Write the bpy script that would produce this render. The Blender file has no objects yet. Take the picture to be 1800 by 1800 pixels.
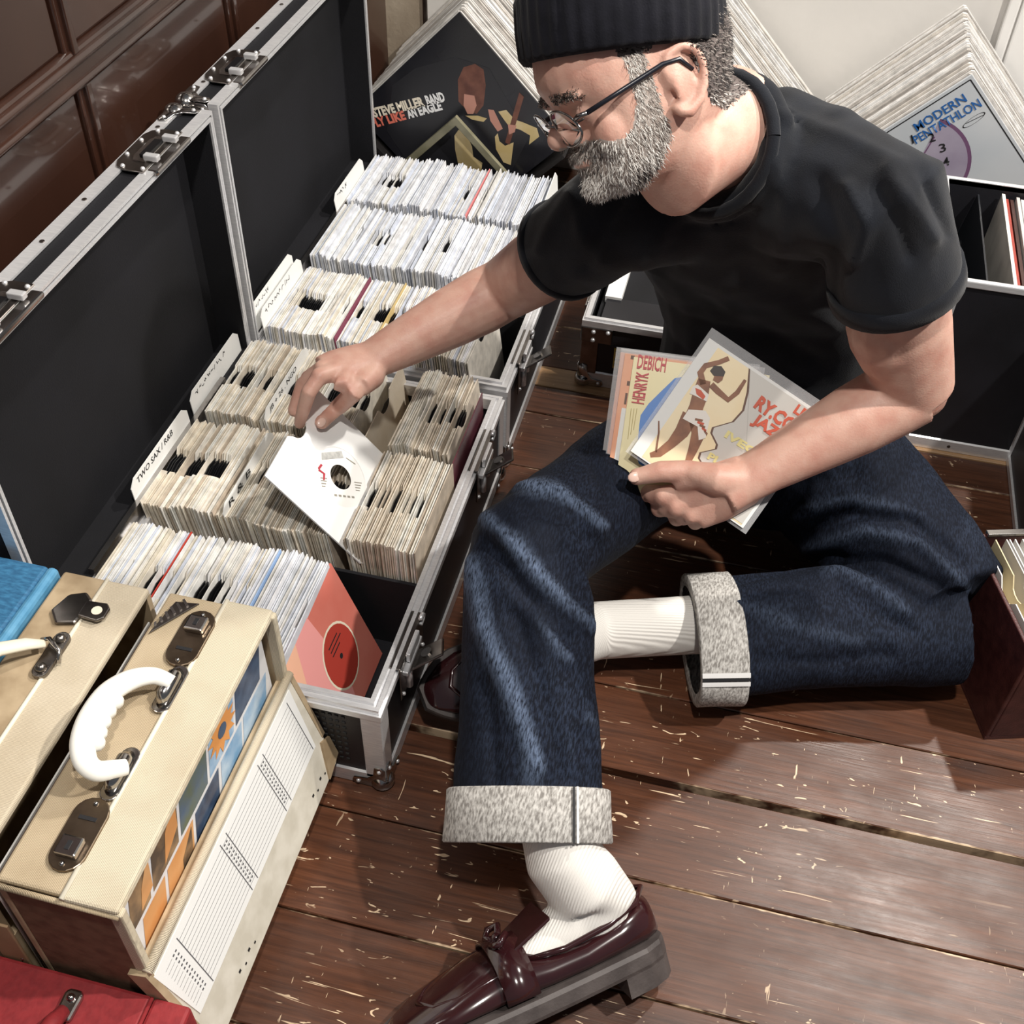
import bpy, bmesh, math, random
from mathutils import Vector, Matrix, noise
random.seed(7)
SC = bpy.context.scene
COL = SC.collection
# ---------------------------------------------------------------- camera
FPX = 1992.0                       # focal length for an 1800 px wide frame
PITCH, ROLL, YAW, CAMH = math.radians(44.9), math.radians(-2.02), math.radians(12.2), 1.31
def _axes():
    f = Vector((0, math.cos(PITCH), -math.sin(PITCH))); r = Vector((1, 0, 0)); d = f.cross(r)
    rr = r*math.cos(ROLL) + d*math.sin(ROLL); dd = -r*math.sin(ROLL) + d*math.cos(ROLL)
    B = Matrix.Rotation(YAW, 3, 'Z')
    return [B @ v for v in (rr, dd, f)]
CR, CD, CF = _axes()
CP = Vector((0, 0, CAMH))
cam = bpy.data.cameras.new('camera'); cam.sensor_width = 36; cam.sensor_fit = 'HORIZONTAL'; cam.lens = 36*FPX/1800
cam.clip_start = 0.02
co = bpy.data.objects.new('camera', cam); COL.objects.link(co)
m3 = Matrix((CR, -CD, -CF)).transposed()
co.matrix_world = Matrix.Translation(CP) @ m3.to_4x4()
SC.camera = co
def ray(x, y): return CR*((x-900)/FPX) + CD*((y-900)/FPX) + CF
def Pz(x, y, z): d = ray(x, y); return CP + d*((z-CP.z)/d.z)
def Pd(x, y, dep): return CP + ray(x, y)*dep
def PY(x, y, Y): d = ray(x, y); return CP + d*(Y/d.y)
def PX(x, y, X): d = ray(x, y); return CP + d*(X/d.x)
# ---------------------------------------------------------------- world, lamps, exposure
W = bpy.data.worlds.new('room_ambient'); SC.world = W; W.use_nodes = True
W.node_tree.nodes['Background'].inputs[0].default_value = (0.86, 0.92, 1.0, 1)
W.node_tree.nodes['Background'].inputs[1].default_value = 0.10
def spot(name, loc, target, power, size, angle=100, blend=.6, col=(1, .95, .88)):
    l = bpy.data.lights.new(name, 'SPOT'); l.energy = power; l.shadow_soft_size = size
    l.spot_size = math.radians(angle); l.spot_blend = blend; l.color = col
    o = bpy.data.objects.new(name, l); COL.objects.link(o); o.location = loc
    o.rotation_euler = (Vector(target)-Vector(loc)).to_track_quat('-Z', 'Y').to_euler()
    return o
def area(name, loc, target, power, sx, sy, col=(1, .96, .9)):
    l = bpy.data.lights.new(name, 'AREA'); l.energy = power; l.shape = 'RECTANGLE'; l.size = sx; l.size_y = sy; l.color = col
    o = bpy.data.objects.new(name, l); COL.objects.link(o); o.location = loc
    o.rotation_euler = (Vector(target)-Vector(loc)).to_track_quat('-Z', 'Y').to_euler()
    return o
spot('ceiling_spot_lamp', (.95, 2.22, 2.5), (-.1, 1.0, .1), 120, .045, 120)
spot('ceiling_spot_lamp', (.12, .10, 2.6), (-.35, 1.0, .1), 88, .05, 110)
spot('ceiling_spot_lamp', (1.35, .95, 2.5), (-.1, .95, .2), 160, .04, 110)
vs = SC.view_settings
vs.view_transform = 'Standard'; vs.look = 'None'; vs.exposure = 0.58; vs.gamma = 1.0; vs.use_curve_mapping = False
# ---------------------------------------------------------------- helpers
class MB:
    def __init__(s): s.v = []; s.f = []; s.m = []; s.mi = 0
    def add(s, vs_, fs):
        b = len(s.v); s.v += [tuple(p) for p in vs_]
        for f in fs: s.f.append([i+b for i in f]); s.m.append(s.mi)
        return s
    def mat(s, i): s.mi = i; return s
    def box(s, x0, x1, y0, y1, z0, z1, T=None):
        p = [Vector((x, y, z)) for z in (z0, z1) for y in (y0, y1) for x in (x0, x1)]
        if T is not None: p = [T @ q for q in p]
        return s.add(p, [(0, 2, 3, 1), (4, 5, 7, 6), (0, 1, 5, 4), (2, 6, 7, 3), (0, 4, 6, 2), (1, 3, 7, 5)])
    def prism(s, pts, fr, c0, c1):
        """polygon pts (a,b) in frame fr, from height c0 to c1 along its normal"""
        n = len(pts)
        v = [fr(a, b, c0) for a, b in pts] + [fr(a, b, c1) for a, b in pts]
        f = [tuple(range(n))[::-1], tuple(range(n, 2*n))] + [(i, (i+1) % n, n+(i+1) % n, n+i) for i in range(n)]
        return s.add(v, f)
    def flat(s, pts, fr, c): return s.add([fr(a, b, c) for a, b in pts], [tuple(range(len(pts)))])
    def tube(s, path, rad, n=10, cap=True, flat=1.0, up=None):
        path = [Vector(p) for p in path]
        if not hasattr(rad, '__len__'): rad = [rad]*len(path)
        rings = []; t0 = None; nrm = None
        for i, p in enumerate(path):
            t = (path[min(i+1, len(path)-1)]-path[max(i-1, 0)]).normalized()
            if nrm is None:
                a = Vector(up) if up is not None else (Vector((0, 0, 1)) if abs(t.z) < .9 else Vector((1, 0, 0)))
                nrm = (a - t*a.dot(t)).normalized()
            else: nrm = (nrm - t*nrm.dot(t)).normalized()
            b = t.cross(nrm); r = rad[i]
            ra, rb = (r, r*flat) if not hasattr(r, '__len__') else r
            rings.append([p + nrm*(math.cos(2*math.pi*k/n)*rb) + b*(math.sin(2*math.pi*k/n)*ra) for k in range(n)])
        return s.loft(rings, cap)
    def loft(s, rings, cap=True):
        n = len(rings[0]); v = [p for r in rings for p in r]; f = []
        for i in range(len(rings)-1):
            for k in range(n): f.append((i*n+k, i*n+(k+1) % n, (i+1)*n+(k+1) % n, (i+1)*n+k))
        if cap: f.append(tuple(range(n))[::-1]); f.append(tuple(range((len(rings)-1)*n, len(rings)*n)))
        return s.add(v, f)
    def cyl(s, a, b, r0, r1=None, n=14): return s.tube([a, b], [r0, r0 if r1 is None else r1], n)
    def ball(s, c, r, M=None, nu=14, nv=9):
        c = Vector(c); r = (r, r, r) if not hasattr(r, '__len__') else r
        v = []; f = []
        for j in range(1, nv):
            th = math.pi*j/nv
            for i in range(nu):
                ph = 2*math.pi*i/nu
                q = Vector((r[0]*math.sin(th)*math.cos(ph), r[1]*math.sin(th)*math.sin(ph), r[2]*math.cos(th)))
                v.append(c + (M @ q if M is not None else q))
        top = len(v); q = Vector((0, 0, r[2])); v.append(c + (M @ q if M is not None else q)); v.append(c - (M @ q if M is not None else q))
        for j in range(nv-2):
            for i in range(nu): f.append((j*nu+i, (j+1)*nu+i, (j+1)*nu+(i+1) % nu, j*nu+(i+1) % nu))
        for i in range(nu): f.append((top, i, (i+1) % nu)); f.append((top+1, (nv-2)*nu+(i+1) % nu, (nv-2)*nu+i))
        return s.add(v, f)
    def frame(s, x0, x1, y0, y1, prof, mp=lambda a, b, c: (a, b, c)):
        """mitred rectangular frame; prof = closed list of (inset, height)"""
        n = len(prof); v = []
        for (sx, sy) in ((0, 0), (1, 0), (1, 1), (0, 1)):
            for (i, h) in prof:
                v.append(mp(x1-i if sx else x0+i, y1-i if sy else y0+i, h))
        f = []
        for c in range(4):
            d = (c+1) % 4
            for k in range(n): f.append((c*n+k, d*n+k, d*n+(k+1) % n, c*n+(k+1) % n))
        return s.add(v, f)
    def build(s, name, mats, parent=None, smooth=False, bevel=0, seg=2, fix=True):
        me = bpy.data.meshes.new(name); me.from_pydata([tuple(p) for p in s.v], [], s.f)
        mats = mats if isinstance(mats, (list, tuple)) else [mats]
        for m in mats: me.materials.append(m)
        if len(mats) > 1: me.polygons.foreach_set('material_index', s.m)
        if fix:
            bm = bmesh.new(); bm.from_mesh(me); bmesh.ops.recalc_face_normals(bm, faces=bm.faces); bm.to_mesh(me); bm.free()
        if smooth: me.polygons.foreach_set('use_smooth', [True]*len(me.polygons))
        o = bpy.data.objects.new(name, me); COL.objects.link(o)
        if parent is not None: attach(o, parent)
        if bevel:
            b = o.modifiers.new('bevel', 'BEVEL'); b.width = bevel; b.segments = seg; b.limit_method = 'ANGLE'; b.angle_limit = math.radians(40)
        return o
def attach(o, parent):
    """mesh coordinates are world coordinates: undo the parent's offset"""
    o.parent = parent
    if parent.type == 'EMPTY': o.location = -parent.location
def thing(name, loc, label, cat, group=None):
    o = bpy.data.objects.new(name, None); COL.objects.link(o); o.location = Vector(loc); o.empty_display_size = .05
    return tag(o, label, cat, group)
def tag(o, label, cat, group=None, kind=None):
    o['label'] = label; o['category'] = cat
    if group: o['group'] = group
    if kind: o['kind'] = kind
    return o
def struct(o): o['kind'] = 'structure'; return o
def Fr(o, u, v):
    o = Vector(o); u = Vector(u).normalized(); v = Vector(v); v = (v-u*v.dot(u)).normalized(); n = u.cross(v)
    def g(a, b, c=0.0): return o + u*a + v*b + n*c
    g.o, g.u, g.v, g.n = o, u, v, n
    return g
def text(s, fr, a, b, w, h, mat, parent, lift=.0004, name='lettering', bold=.0, shear=0, align='L', rot=0):
    """lettering fitted into a w x h box at (a,b) of frame fr"""
    c = bpy.data.curves.new(name, 'FONT'); c.body = s; c.size = 1; c.offset = bold; c.shear = shear; c.resolution_u = 2
    t = bpy.data.objects.new(name, c)
    me = bpy.data.meshes.new_from_object(t); bpy.data.objects.remove(t)
    xs = [v.co.x for v in me.vertices]; ys = [v.co.y for v in me.vertices]
    x0, x1, y0, y1 = min(xs), max(xs), min(ys), max(ys)
    for v in me.vertices:
        p = ((v.co.x-x0)/(x1-x0)*w, (v.co.y-y0)/(y1-y0)*h)
        if rot: p = (p[0]*math.cos(rot)-p[1]*math.sin(rot), p[0]*math.sin(rot)+p[1]*math.cos(rot))
        v.co = fr(a+p[0], b+p[1], lift)
    me.materials.clear(); me.materials.append(mat)
    o = bpy.data.objects.new(name, me); COL.objects.link(o)
    if parent is not None: attach(o, parent)
    return o
# ---------------------------------------------------------------- materials
def NT(m): return m.node_tree.nodes, m.node_tree.links
def M(name, col, rough=.5, metal=0, col2=None, nscale=30, stretch=(1, 1, 1), lo=.35, hi=.65, bump=0, bscale=200, bstretch=None, coat=0, spec=.5, sss=0, det=4, coords='Object', sheen=0, trans=0, alpha=1):
    m = bpy.data.materials.new(name); m.use_nodes = True; N, L = NT(m); b = N['Principled BSDF']
    b.inputs['Base Color'].default_value = (*col, 1); b.inputs['Roughness'].default_value = rough; b.inputs['Metallic'].default_value = metal
    b.inputs['Specular IOR Level'].default_value = spec
    if coat: b.inputs['Coat Weight'].default_value = coat; b.inputs['Coat Roughness'].default_value = .08
    if sss: b.inputs['Subsurface Weight'].default_value = sss; b.inputs['Subsurface Radius'].default_value = (.012, .005, .003); b.inputs['Subsurface Scale'].default_value = 1
    if sheen: b.inputs['Sheen Weight'].default_value = sheen; b.inputs['Sheen Roughness'].default_value = .5
    if trans: b.inputs['Transmission Weight'].default_value = trans
    if alpha < 1: b.inputs['Alpha'].default_value = alpha
    tc = N.new('ShaderNodeTexCoord')
    def mapped(st):
        mp = N.new('ShaderNodeMapping'); mp.inputs['Scale'].default_value = st; L.new(tc.outputs[coords], mp.inputs[0]); return mp.outputs[0]
    if col2 is not None:
        n = N.new('ShaderNodeTexNoise'); n.inputs['Scale'].default_value = nscale; n.inputs['Detail'].default_value = det; L.new(mapped(stretch), n.inputs['Vector'])
        r = N.new('ShaderNodeValToRGB'); r.color_ramp.elements[0].position = lo; r.color_ramp.elements[1].position = hi
        r.color_ramp.elements[0].color = (*col, 1); r.color_ramp.elements[1].color = (*col2, 1)
        L.new(n.outputs[0], r.inputs[0]); L.new(r.outputs[0], b.inputs['Base Color'])
    if bump:
        n = N.new('ShaderNodeTexNoise'); n.inputs['Scale'].default_value = bscale; n.inputs['Detail'].default_value = 3; L.new(mapped(bstretch or stretch), n.inputs['Vector'])
        bp = N.new('ShaderNodeBump'); bp.inputs['Strength'].default_value = bump; bp.inputs['Distance'].default_value = .002
        L.new(n.outputs[0], bp.inputs['Height']); L.new(bp.outputs[0], b.inputs['Normal'])
    return m
def ramp_mat(name, cols, rough=.6, streak=.25, spec=.4):
    """paper edges: colour picked per piece (object and island random) with fine streaks"""
    m = bpy.data.materials.new(name); m.use_nodes = True; N, L = NT(m); b = N['Principled BSDF']
    b.inputs['Roughness'].default_value = rough; b.inputs['Specular IOR Level'].default_value = spec
    oi = N.new('ShaderNodeObjectInfo'); ge = N.new('ShaderNodeNewGeometry')
    ad = N.new('ShaderNodeMath'); ad.operation = 'ADD'; L.new(oi.outputs['Random'], ad.inputs[0]); L.new(ge.outputs['Random Per Island'], ad.inputs[1])
    fr = N.new('ShaderNodeMath'); fr.operation = 'FRACT'; L.new(ad.outputs[0], fr.inputs[0])
    r = N.new('ShaderNodeValToRGB'); r.color_ramp.interpolation = 'CONSTANT'
    for i, c in enumerate(cols):
        e = r.color_ramp.elements[i] if i < 2 else r.color_ramp.elements.new(i/len(cols))
        e.position = i/len(cols); e.color = (*c, 1)
    L.new(fr.outputs[0], r.inputs[0])
    n = N.new('ShaderNodeTexNoise'); n.inputs['Scale'].default_value = 60; n.inputs['Detail'].default_value = 4; L.new(ge.outputs['Position'], n.inputs['Vector'])
    mr = N.new('ShaderNodeMapRange'); mr.inputs[1].default_value = .3; mr.inputs[2].default_value = .7; mr.inputs[3].default_value = 1-streak; mr.inputs[4].default_value = 1.08; L.new(n.outputs[0], mr.inputs[0])
    mx = N.new('ShaderNodeMix'); mx.data_type = 'RGBA'; mx.blend_type = 'MULTIPLY'; mx.inputs[0].default_value = 1
    L.new(r.outputs[0], mx.inputs[6]); L.new(mr.outputs[0], mx.inputs[7]); L.new(mx.outputs[2], b.inputs['Base Color'])
    return m
alu = M('brushed_aluminium', (.86, .86, .87), .30, .55, (.74, .74, .76), 60, (1, 8, 8), bump=.05, bscale=300)
steel = M('chrome_steel', (.5, .48, .46), .18, 1, (.36, .34, .33), 25)
dsteel = M('dark_plated_steel', (.17, .15, .14), .28, 1, (.26, .24, .22), 40)
blk = M('black_laminate', (.008, .008, .010), .45, 0, (.013, .013, .017), 8, bump=.12, bscale=600)
blkin = M('black_felt_lining', (.006, .006, .0075), .75, 0, (.010, .010, .013), 5, bump=.2, bscale=500, spec=.3)
vinyl = M('black_vinyl', (.006, .006, .007), .3, 0)
white = M('white_card', (.86, .86, .84), .6)
ink = M('black_ink', (.012, .012, .014), .6)
kraft = ramp_mat('kraft_sleeve_paper', [(.84, .76, .63), (.88, .83, .73), (.70, .61, .49), (.89, .85, .78), (.78, .69, .57), (.85, .78, .67), (.58, .49, .39), (.89, .87, .81), (.80, .72, .60)], .75, .28)
poly = ramp_mat('white_sleeve_plastic', [(.80, .82, .88), (.88, .89, .92), (.70, .74, .84), (.86, .86, .87), (.78, .76, .72), (.84, .87, .93), (.64, .66, .72), (.9, .9, .92)], .35, .22, .5)
mixs = ramp_mat('mixed_sleeve_paper', [(.84, .82, .78), (.88, .87, .86), (.76, .70, .60), (.86, .86, .90), (.72, .66, .55), (.90, .89, .86), (.66, .70, .80), (.83, .78, .70)], .55, .25)
# ================================================================= the room
def plank_mat(name, base, dark, pale, wear_light=.5):
    m = bpy.data.materials.new(name); m.use_nodes = True; N, L = NT(m); b = N['Principled BSDF']
    ge = N.new('ShaderNodeNewGeometry'); oi = N.new('ShaderNodeObjectInfo'); tc = N.new('ShaderNodeTexCoord')
    off = N.new('ShaderNodeVectorMath'); off.operation = 'ADD'; L.new(ge.outputs['Position'], off.inputs[0])
    sc = N.new('ShaderNodeVectorMath'); sc.operation = 'SCALE'; L.new(oi.outputs['Random'], sc.inputs['Scale']); sc.inputs[0].default_value = (13, 7, 5); L.new(sc.outputs[0], off.inputs[1])
    def nz(scale, st, det=5, rough=.6, dist=0):
        mp = N.new('ShaderNodeMapping'); mp.inputs['Scale'].default_value = st; L.new(off.outputs[0], mp.inputs[0])
        n = N.new('ShaderNodeTexNoise'); n.inputs['Scale'].default_value = scale; n.inputs['Detail'].default_value = det; n.inputs['Roughness'].default_value = rough; n.inputs['Distortion'].default_value = dist
        L.new(mp.outputs[0], n.inputs['Vector']); return n.outputs[0]
    def ramp(v, p0, p1, c0=(0, 0, 0), c1=(1, 1, 1)):
        r = N.new('ShaderNodeValToRGB'); r.color_ramp.elements[0].position = p0; r.color_ramp.elements[1].position = p1
        r.color_ramp.elements[0].color = (*c0, 1); r.color_ramp.elements[1].color = (*c1, 1); L.new(v, r.inputs[0]); return r.outputs[0]
    def mix(f, a, c, mode='MIX'):
        x = N.new('ShaderNodeMix'); x.data_type = 'RGBA'; x.blend_type = mode
        for s, v in ((x.inputs[0], f), (x.inputs[6], a), (x.inputs[7], c)):
            if hasattr(v, 'node'): L.new(v, s)
            elif hasattr(v, '__len__'): s.default_value = (*v, 1)
            else: s.default_value = v
        return x.outputs[2]
    def math_(op, a, c):
        x = N.new('ShaderNodeMath'); x.operation = op; x.use_clamp = True
        for s, v in ((x.inputs[0], a), (x.inputs[1], c)):
            if hasattr(v, 'node'): L.new(v, s)
            else: s.default_value = v
        return x.outputs[0]
    grain = nz(6, (1.2, 26, 26), 6, .65, .4)
    col = ramp(grain, .3, .72, dark, base)
    big = nz(3.2, (1, 1.6, 1), 3)
    col = mix(ramp(big, .35, .7), col, mix(.5, col, dark))
    rnd = N.new('ShaderNodeMapRange'); L.new(oi.outputs['Random'], rnd.inputs[0]); rnd.inputs[3].default_value = .82; rnd.inputs[4].default_value = 1.2
    col = mix(1.0, col, rnd.outputs[0], 'MULTIPLY')
    # ink-dark stains with soft edges
    st = ramp(nz(4.5, (1, 1.3, 1), 2, .5), .66, .76); col = mix(math_('MULTIPLY', st, .55), col, (.028, .022, .022))
    # pale scuffs: long thin scratches, short nicks
    s1 = ramp(nz(9, (1.1, 16, 10), 3, .55, .8), .675, .70)
    s2 = ramp(nz(34, (1, 2.6, 1), 2, .5, 1.5), .70, .72)
    s3 = ramp(nz(26, (7, 1.2, 1), 2, .5, .6), .735, .75)
    zone = ramp(nz(2.6, (1, 1, 1), 2), .44, .56)
    sc_ = math_('MULTIPLY', math_('MAXIMUM', math_('MAXIMUM', s1, s2), s3), zone)
    # worn plank edges
    sp = N.new('ShaderNodeSeparateXYZ'); L.new(tc.outputs['Generated'], sp.inputs[0])
    ab = N.new('ShaderNodeMath'); ab.operation = 'ABSOLUTE'; sb = N.new('ShaderNodeMath'); sb.operation = 'SUBTRACT'; L.new(sp.outputs[1], sb.inputs[0]); sb.inputs[1].default_value = .5; L.new(sb.outputs[0], ab.inputs[0])
    en = nz(5, (1, .6, 1), 5, .7); ea = N.new('ShaderNodeMath'); ea.operation = 'MULTIPLY_ADD'; L.new(en, ea.inputs[0]); ea.inputs[1].default_value = .16*wear_light*2; L.new(ab.outputs[0], ea.inputs[2])
    edge = ramp(ea.outputs[0], .562+.03*(1-wear_light), .577+.03*(1-wear_light))
    sc_ = math_('MAXIMUM', sc_, edge)
    col = mix(sc_, col, pale)
    L.new(col, b.inputs['Base Color'])
    rg = N.new('ShaderNodeMapRange'); L.new(nz(7, (1, 2, 1), 4), rg.inputs[0]); rg.inputs[1].default_value = .3; rg.inputs[2].default_value = .7; rg.inputs[3].default_value = .26; rg.inputs[4].default_value = .52
    L.new(rg.outputs[0], b.inputs['Roughness'])
    bp = N.new('ShaderNodeBump'); bp.inputs['Strength'].default_value = .22; bp.inputs['Distance'].default_value = .002
    L.new(grain, bp.inputs['Height']); L.new(bp.outputs[0], b.inputs['Normal'])
    return m
plankm = plank_mat('stained_floorboard', (.165, .060, .028), (.050, .018, .009), (.80, .60, .40))
barem = plank_mat('bare_floorboard', (.50, .31, .16), (.30, .17, .08), (.7, .5, .3), .2)
voidm = M('dark_gap', (.006, .005, .005), .9)
fl = bpy.data.objects.new('floor', None); COL.objects.link(fl); fl['kind'] = 'structure'; fl['label'] = 'worn dark-stained wooden floorboards with pale scratches'
MB().box(-1.4, 1.9, -.2, 2.6, -.05, -.022).build('subfloor', voidm, fl)
seams = [-.15, -.005, .135, .277, .417, .557, .6995, .8436, .9825, 1.122, 1.262, 1.399, 1.543, 1.620, 1.681, 1.812, 1.949, 2.09, 2.23, 2.37, 2.52]
for i in range(len(seams)-1):
    a, b_ = seams[i]+.0013, seams[i+1]-.0013
    if abs(seams[i]-.8436) < .001: a += .004
    if abs(seams[i+1]-.8436) < .001: b_ -= .004
    dz = random.uniform(-.0008, .0004)
    bare = abs(seams[i]-1.620) < .001
    MB().box(-1.4, 1.9, a, b_, -.02, 0+dz).build('plank', barem if bare else plankm, fl, bevel=.0012, seg=1)
# panelled dark wood wall on the left
wood = M('varnished_panel_wood', (.046, .019, .012), .27, 0, (.022, .009, .006), 4, (1, 1, .35), .3, .7, bump=.08, bscale=30, coat=.6)
woodd = M('dark_moulding_wood', (.040, .016, .010), .24, 0, (.022, .009, .006), 9, coat=.7)
wl = bpy.data.objects.new('wall_left', None); COL.objects.link(wl); wl['kind'] = 'structure'; wl['label'] = 'dark varnished wood panelling with moulded rails'
XW = -.845
MB().box(XW-.05, XW-.012, -.3, 2.5, 0, 2.5).build('backing', woodd, wl)
stiles_lo = [.36, .80, 1.233, 1.67, 2.10]
stiles_up = [.36, .80, 1.225, 1.58, 2.05]
zr = .690
def stile(y, z0, z1):
    MB().box(XW-.012, XW+.006, y-.016, y+.016, z0, z1).build('stile', woodd, wl, bevel=.003)
    MB().box(XW+.004, XW+.012, y-.005, y+.007, z0, z1).build('bead', woodd, wl, bevel=.002)
ys = [-.3]+stiles_lo+[2.43]
for i in range(len(ys)-1):
    MB().box(XW-.013, XW+.001, ys[i]+.017, ys[i+1]-.017, .10, zr-.022).build('panel', wood, wl, bevel=.004)
ys = [-.3]+stiles_up+[2.43]
for i in range(len(ys)-1):
    MB().box(XW-.013, XW+.001, ys[i]+.017, ys[i+1]-.017, zr+.026, 2.4).build('panel', wood, wl, bevel=.004)
for y in stiles_lo: stile(y, .10, zr-.02)
for y in stiles_up: stile(y, zr+.02, 2.4)
MB().box(XW-.012, XW+.010, -.3, 2.43, zr-.022, zr+.026).build('rail', woodd, wl, bevel=.005)
MB().tube([(XW+.010, -.3, zr+.014), (XW+.010, 2.43, zr+.014)], .007, 8).build('bead', woodd, wl, smooth=True)
MB().tube([(XW+.010, -.3, zr-.014), (XW+.010, 2.43, zr-.014)], .006, 8).build('bead', woodd, wl, smooth=True)
MB().box(XW-.012, XW+.016, -.3, 2.43, 0, .12).build('skirting', wood, wl, bevel=.006)
# back wall
plaster = M('off_white_plaster', (.70, .675, .64), .85, 0, (.62, .60, .575), 3, bump=.15, bscale=60)
stain = M('stained_bare_plaster', (.46, .385, .295), .9, 0, (.27, .21, .15), 7, lo=.35, hi=.7, bump=.4, bscale=90)
wb = bpy.data.objects.new('wall_back', None); COL.objects.link(wb); wb['kind'] = 'structure'; wb['label'] = 'off-white plaster wall behind the record stacks'
YB = 2.435
MB().box(-.757, 2.2, YB, YB+.08, 0, 2.6).build('plaster_face', plaster, wb)
MB().box(-.86, -.766, YB+.004, YB+.08, 0, .345).build('stained_plaster', stain, wb)
MB().prism([(-.86, .345), (-.766, .345), (-.766, .36), (-.80, .40), (-.80, 1.6), (-.86, 1.6)], lambda a, b, c: Vector((a, c, b)), YB+.004, YB+.08).build('stained_plaster', stain, wb)
MB().box(-.767, -.756, YB-.004, YB+.02, .0, 2.4).build('dark_pipe', dsteel, wb, bevel=.003)
MB().box(-.88, -.74, YB+.08, YB+.1, 0, 2.6).build('backing', voidm, wb)
archm = M('white_painted_wood', (.74, .73, .71), .5, bump=.1, bscale=80)
p = PY(1772, 20, YB); q = PY(1800, 40, YB)
tr = struct(MB().box(p.x-.006, p.x+.016, YB-.018, YB, 0, 2.2).box(p.x+.020, p.x+.09, YB-.012, YB, 0, 2.2).build('trim_1', archm, bevel=.004)); tr['label'] = 'white painted door architrave at the right edge'
# ================================================================= flight cases
CX0, CX1 = -.742, -.318
rubber = M('dark_rubber', (.02, .02, .02), .7)
def swap(ax):  # (a,b,c) -> world for a frame lying in the plane X = c
    return lambda a, b, c: (c, a, b)
def ball_corner(parent, c, sx, sy, sz, name='ball_corner'):
    c = Vector(c); mb = MB(); mb.ball(c + Vector((-sx*.008, -sy*.008, -sz*.008)), .0165)
    for ax in range(3):
        # three flaps wrapping the faces that meet in the corner
        s = [sx, sy, sz]
        u = (ax+1) % 3; w = (ax+2) % 3
        def fr(a, b, h, ax=ax, u=u, w=w):
            p = [0, 0, 0]; p[ax] = c[ax] + s[ax]*h; p[u] = c[u] - s[u]*a; p[w] = c[w] - s[w]*b
            return Vector(p)
        mb.prism([(0, 0), (.042, 0), (.047, .006), (.044, .015), (.026, .017), (.017, .026), (.015, .044), (.006, .047), (0, .042)], fr, .0005, .0025)
    o = mb.build(name, steel, parent, smooth=False, bevel=.0008, seg=1)
    for pl in o.data.polygons: pl.use_smooth = True
    rv = MB()
    for ax in range(3):
        s = [sx, sy, sz]; u = (ax+1) % 3; w = (ax+2) % 3
        for a, b in ((.038, .008), (.008, .038)):
            p = [0, 0, 0]; p[ax] = c[ax]+s[ax]*.0022; p[u] = c[u]-s[u]*a; p[w] = c[w]-s[w]*b
            rv.ball(p, .0032, nu=8, nv=5)
    rv.build('rivet', alu, o, smooth=True)
    return o
def latch_base(parent, x, y, z):
    """butterfly latch on the long side of the lower half: plate, hook, swung-out lever"""
    p = MB().box(x, x+.0025, y-.052, y+.045, z-.062, z+.002)
    p.box(x-.012, x+.003, y-.052, y+.045, z+.0005, z+.003)
    o = p.build('latch', dsteel, parent, bevel=.002)
    MB().tube([(x+.004, y+.030, z+.006), (x+.004, y+.040, z+.006), (x+.004, y+.044, z+.001), (x+.004, y+.040, z-.004), (x+.004, y+.030, z-.004)], .003, 8).build('catch_loop', alu, o, smooth=True)
    MB().box(x+.002, x+.010, y-.045, y+.018, z-.018, z-.010).box(x+.003, x+.009, y-.03, y+.012, z-.008, z+.008).build('hook', alu, o, bevel=.0015)
    T = Matrix.Translation((x+.006, y-.020, z-.020)) @ Matrix.Rotation(math.radians(-34), 4, 'Y') @ Matrix.Rotation(math.radians(18), 4, 'Z')
    lv = MB().box(0, .050, -.016, .016, -.002, .002, T).build('lever', dsteel, o, bevel=.0018)
    MB().cyl(T @ Vector((.026, 0, .002)), T @ Vector((.026, 0, .0045)), .008).build('boss', steel, lv, smooth=False)
    MB().cyl((x+.005, y-.028, z-.058), (x+.005, y-.028, z-.02), .005).cyl((x+.005, y+.0, z-.05), (x+.005, y+.0, z-.02), .004).build('spindle', alu, o, smooth=True)
    rv = MB()
    for dy in (-.045, -.02, .02, .038): rv.ball((x+.003, y+dy, z-.055), .003, nu=8, nv=5)
    rv.build('rivet', alu, o, smooth=True)
def latch_lid(parent, x, y, z):
    """lid half of the latch, on the lid's upper wall: dished plate with rivets"""
    def fr(a, b, c): return Vector((x+b, y+a, z+c))
    pts = [(-.058, .004), (-.058, .03), (-.05, .045), (-.036, .051), (.036, .051), (.05, .045), (.058, .03), (.058, .004)]
    o = MB().prism([(a, -b) for a, b in pts], fr, .0005, .003).build('latch', dsteel, parent, bevel=.0008, seg=1)
    MB().prism([(-.034, -.012), (.034, -.012), (.034, -.030), (.022, -.035), (-.022, -.035), (-.034, -.030)], fr, .0028, .0045).build('dish', steel, o, bevel=.001)
    MB().box(x-.026, x-.015, y-.022, y+.022, z+.0042, z+.007).build('slot', vinyl, o)
    for e in (-1, 1): MB().box(x-.016, x+.004, y+e*.027-.005, y+e*.027+.005, z+.004, z+.012).build('clip', alu, o, bevel=.0015)
    MB().box(x-.004, x+.012, y-.05, y+.05, z-.006, z+.002).build('lip', steel, o, bevel=.003)
    rv = MB()
    for a, b in ((-.05, .036), (-.02, .045), (.02, .045), (.05, .036), (-.05, .008), (.05, .008)): rv.ball((x-b, y+a, z+.003), .0034, nu=8, nv=5)
    rv.build('rivet', alu, o, smooth=True)
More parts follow.
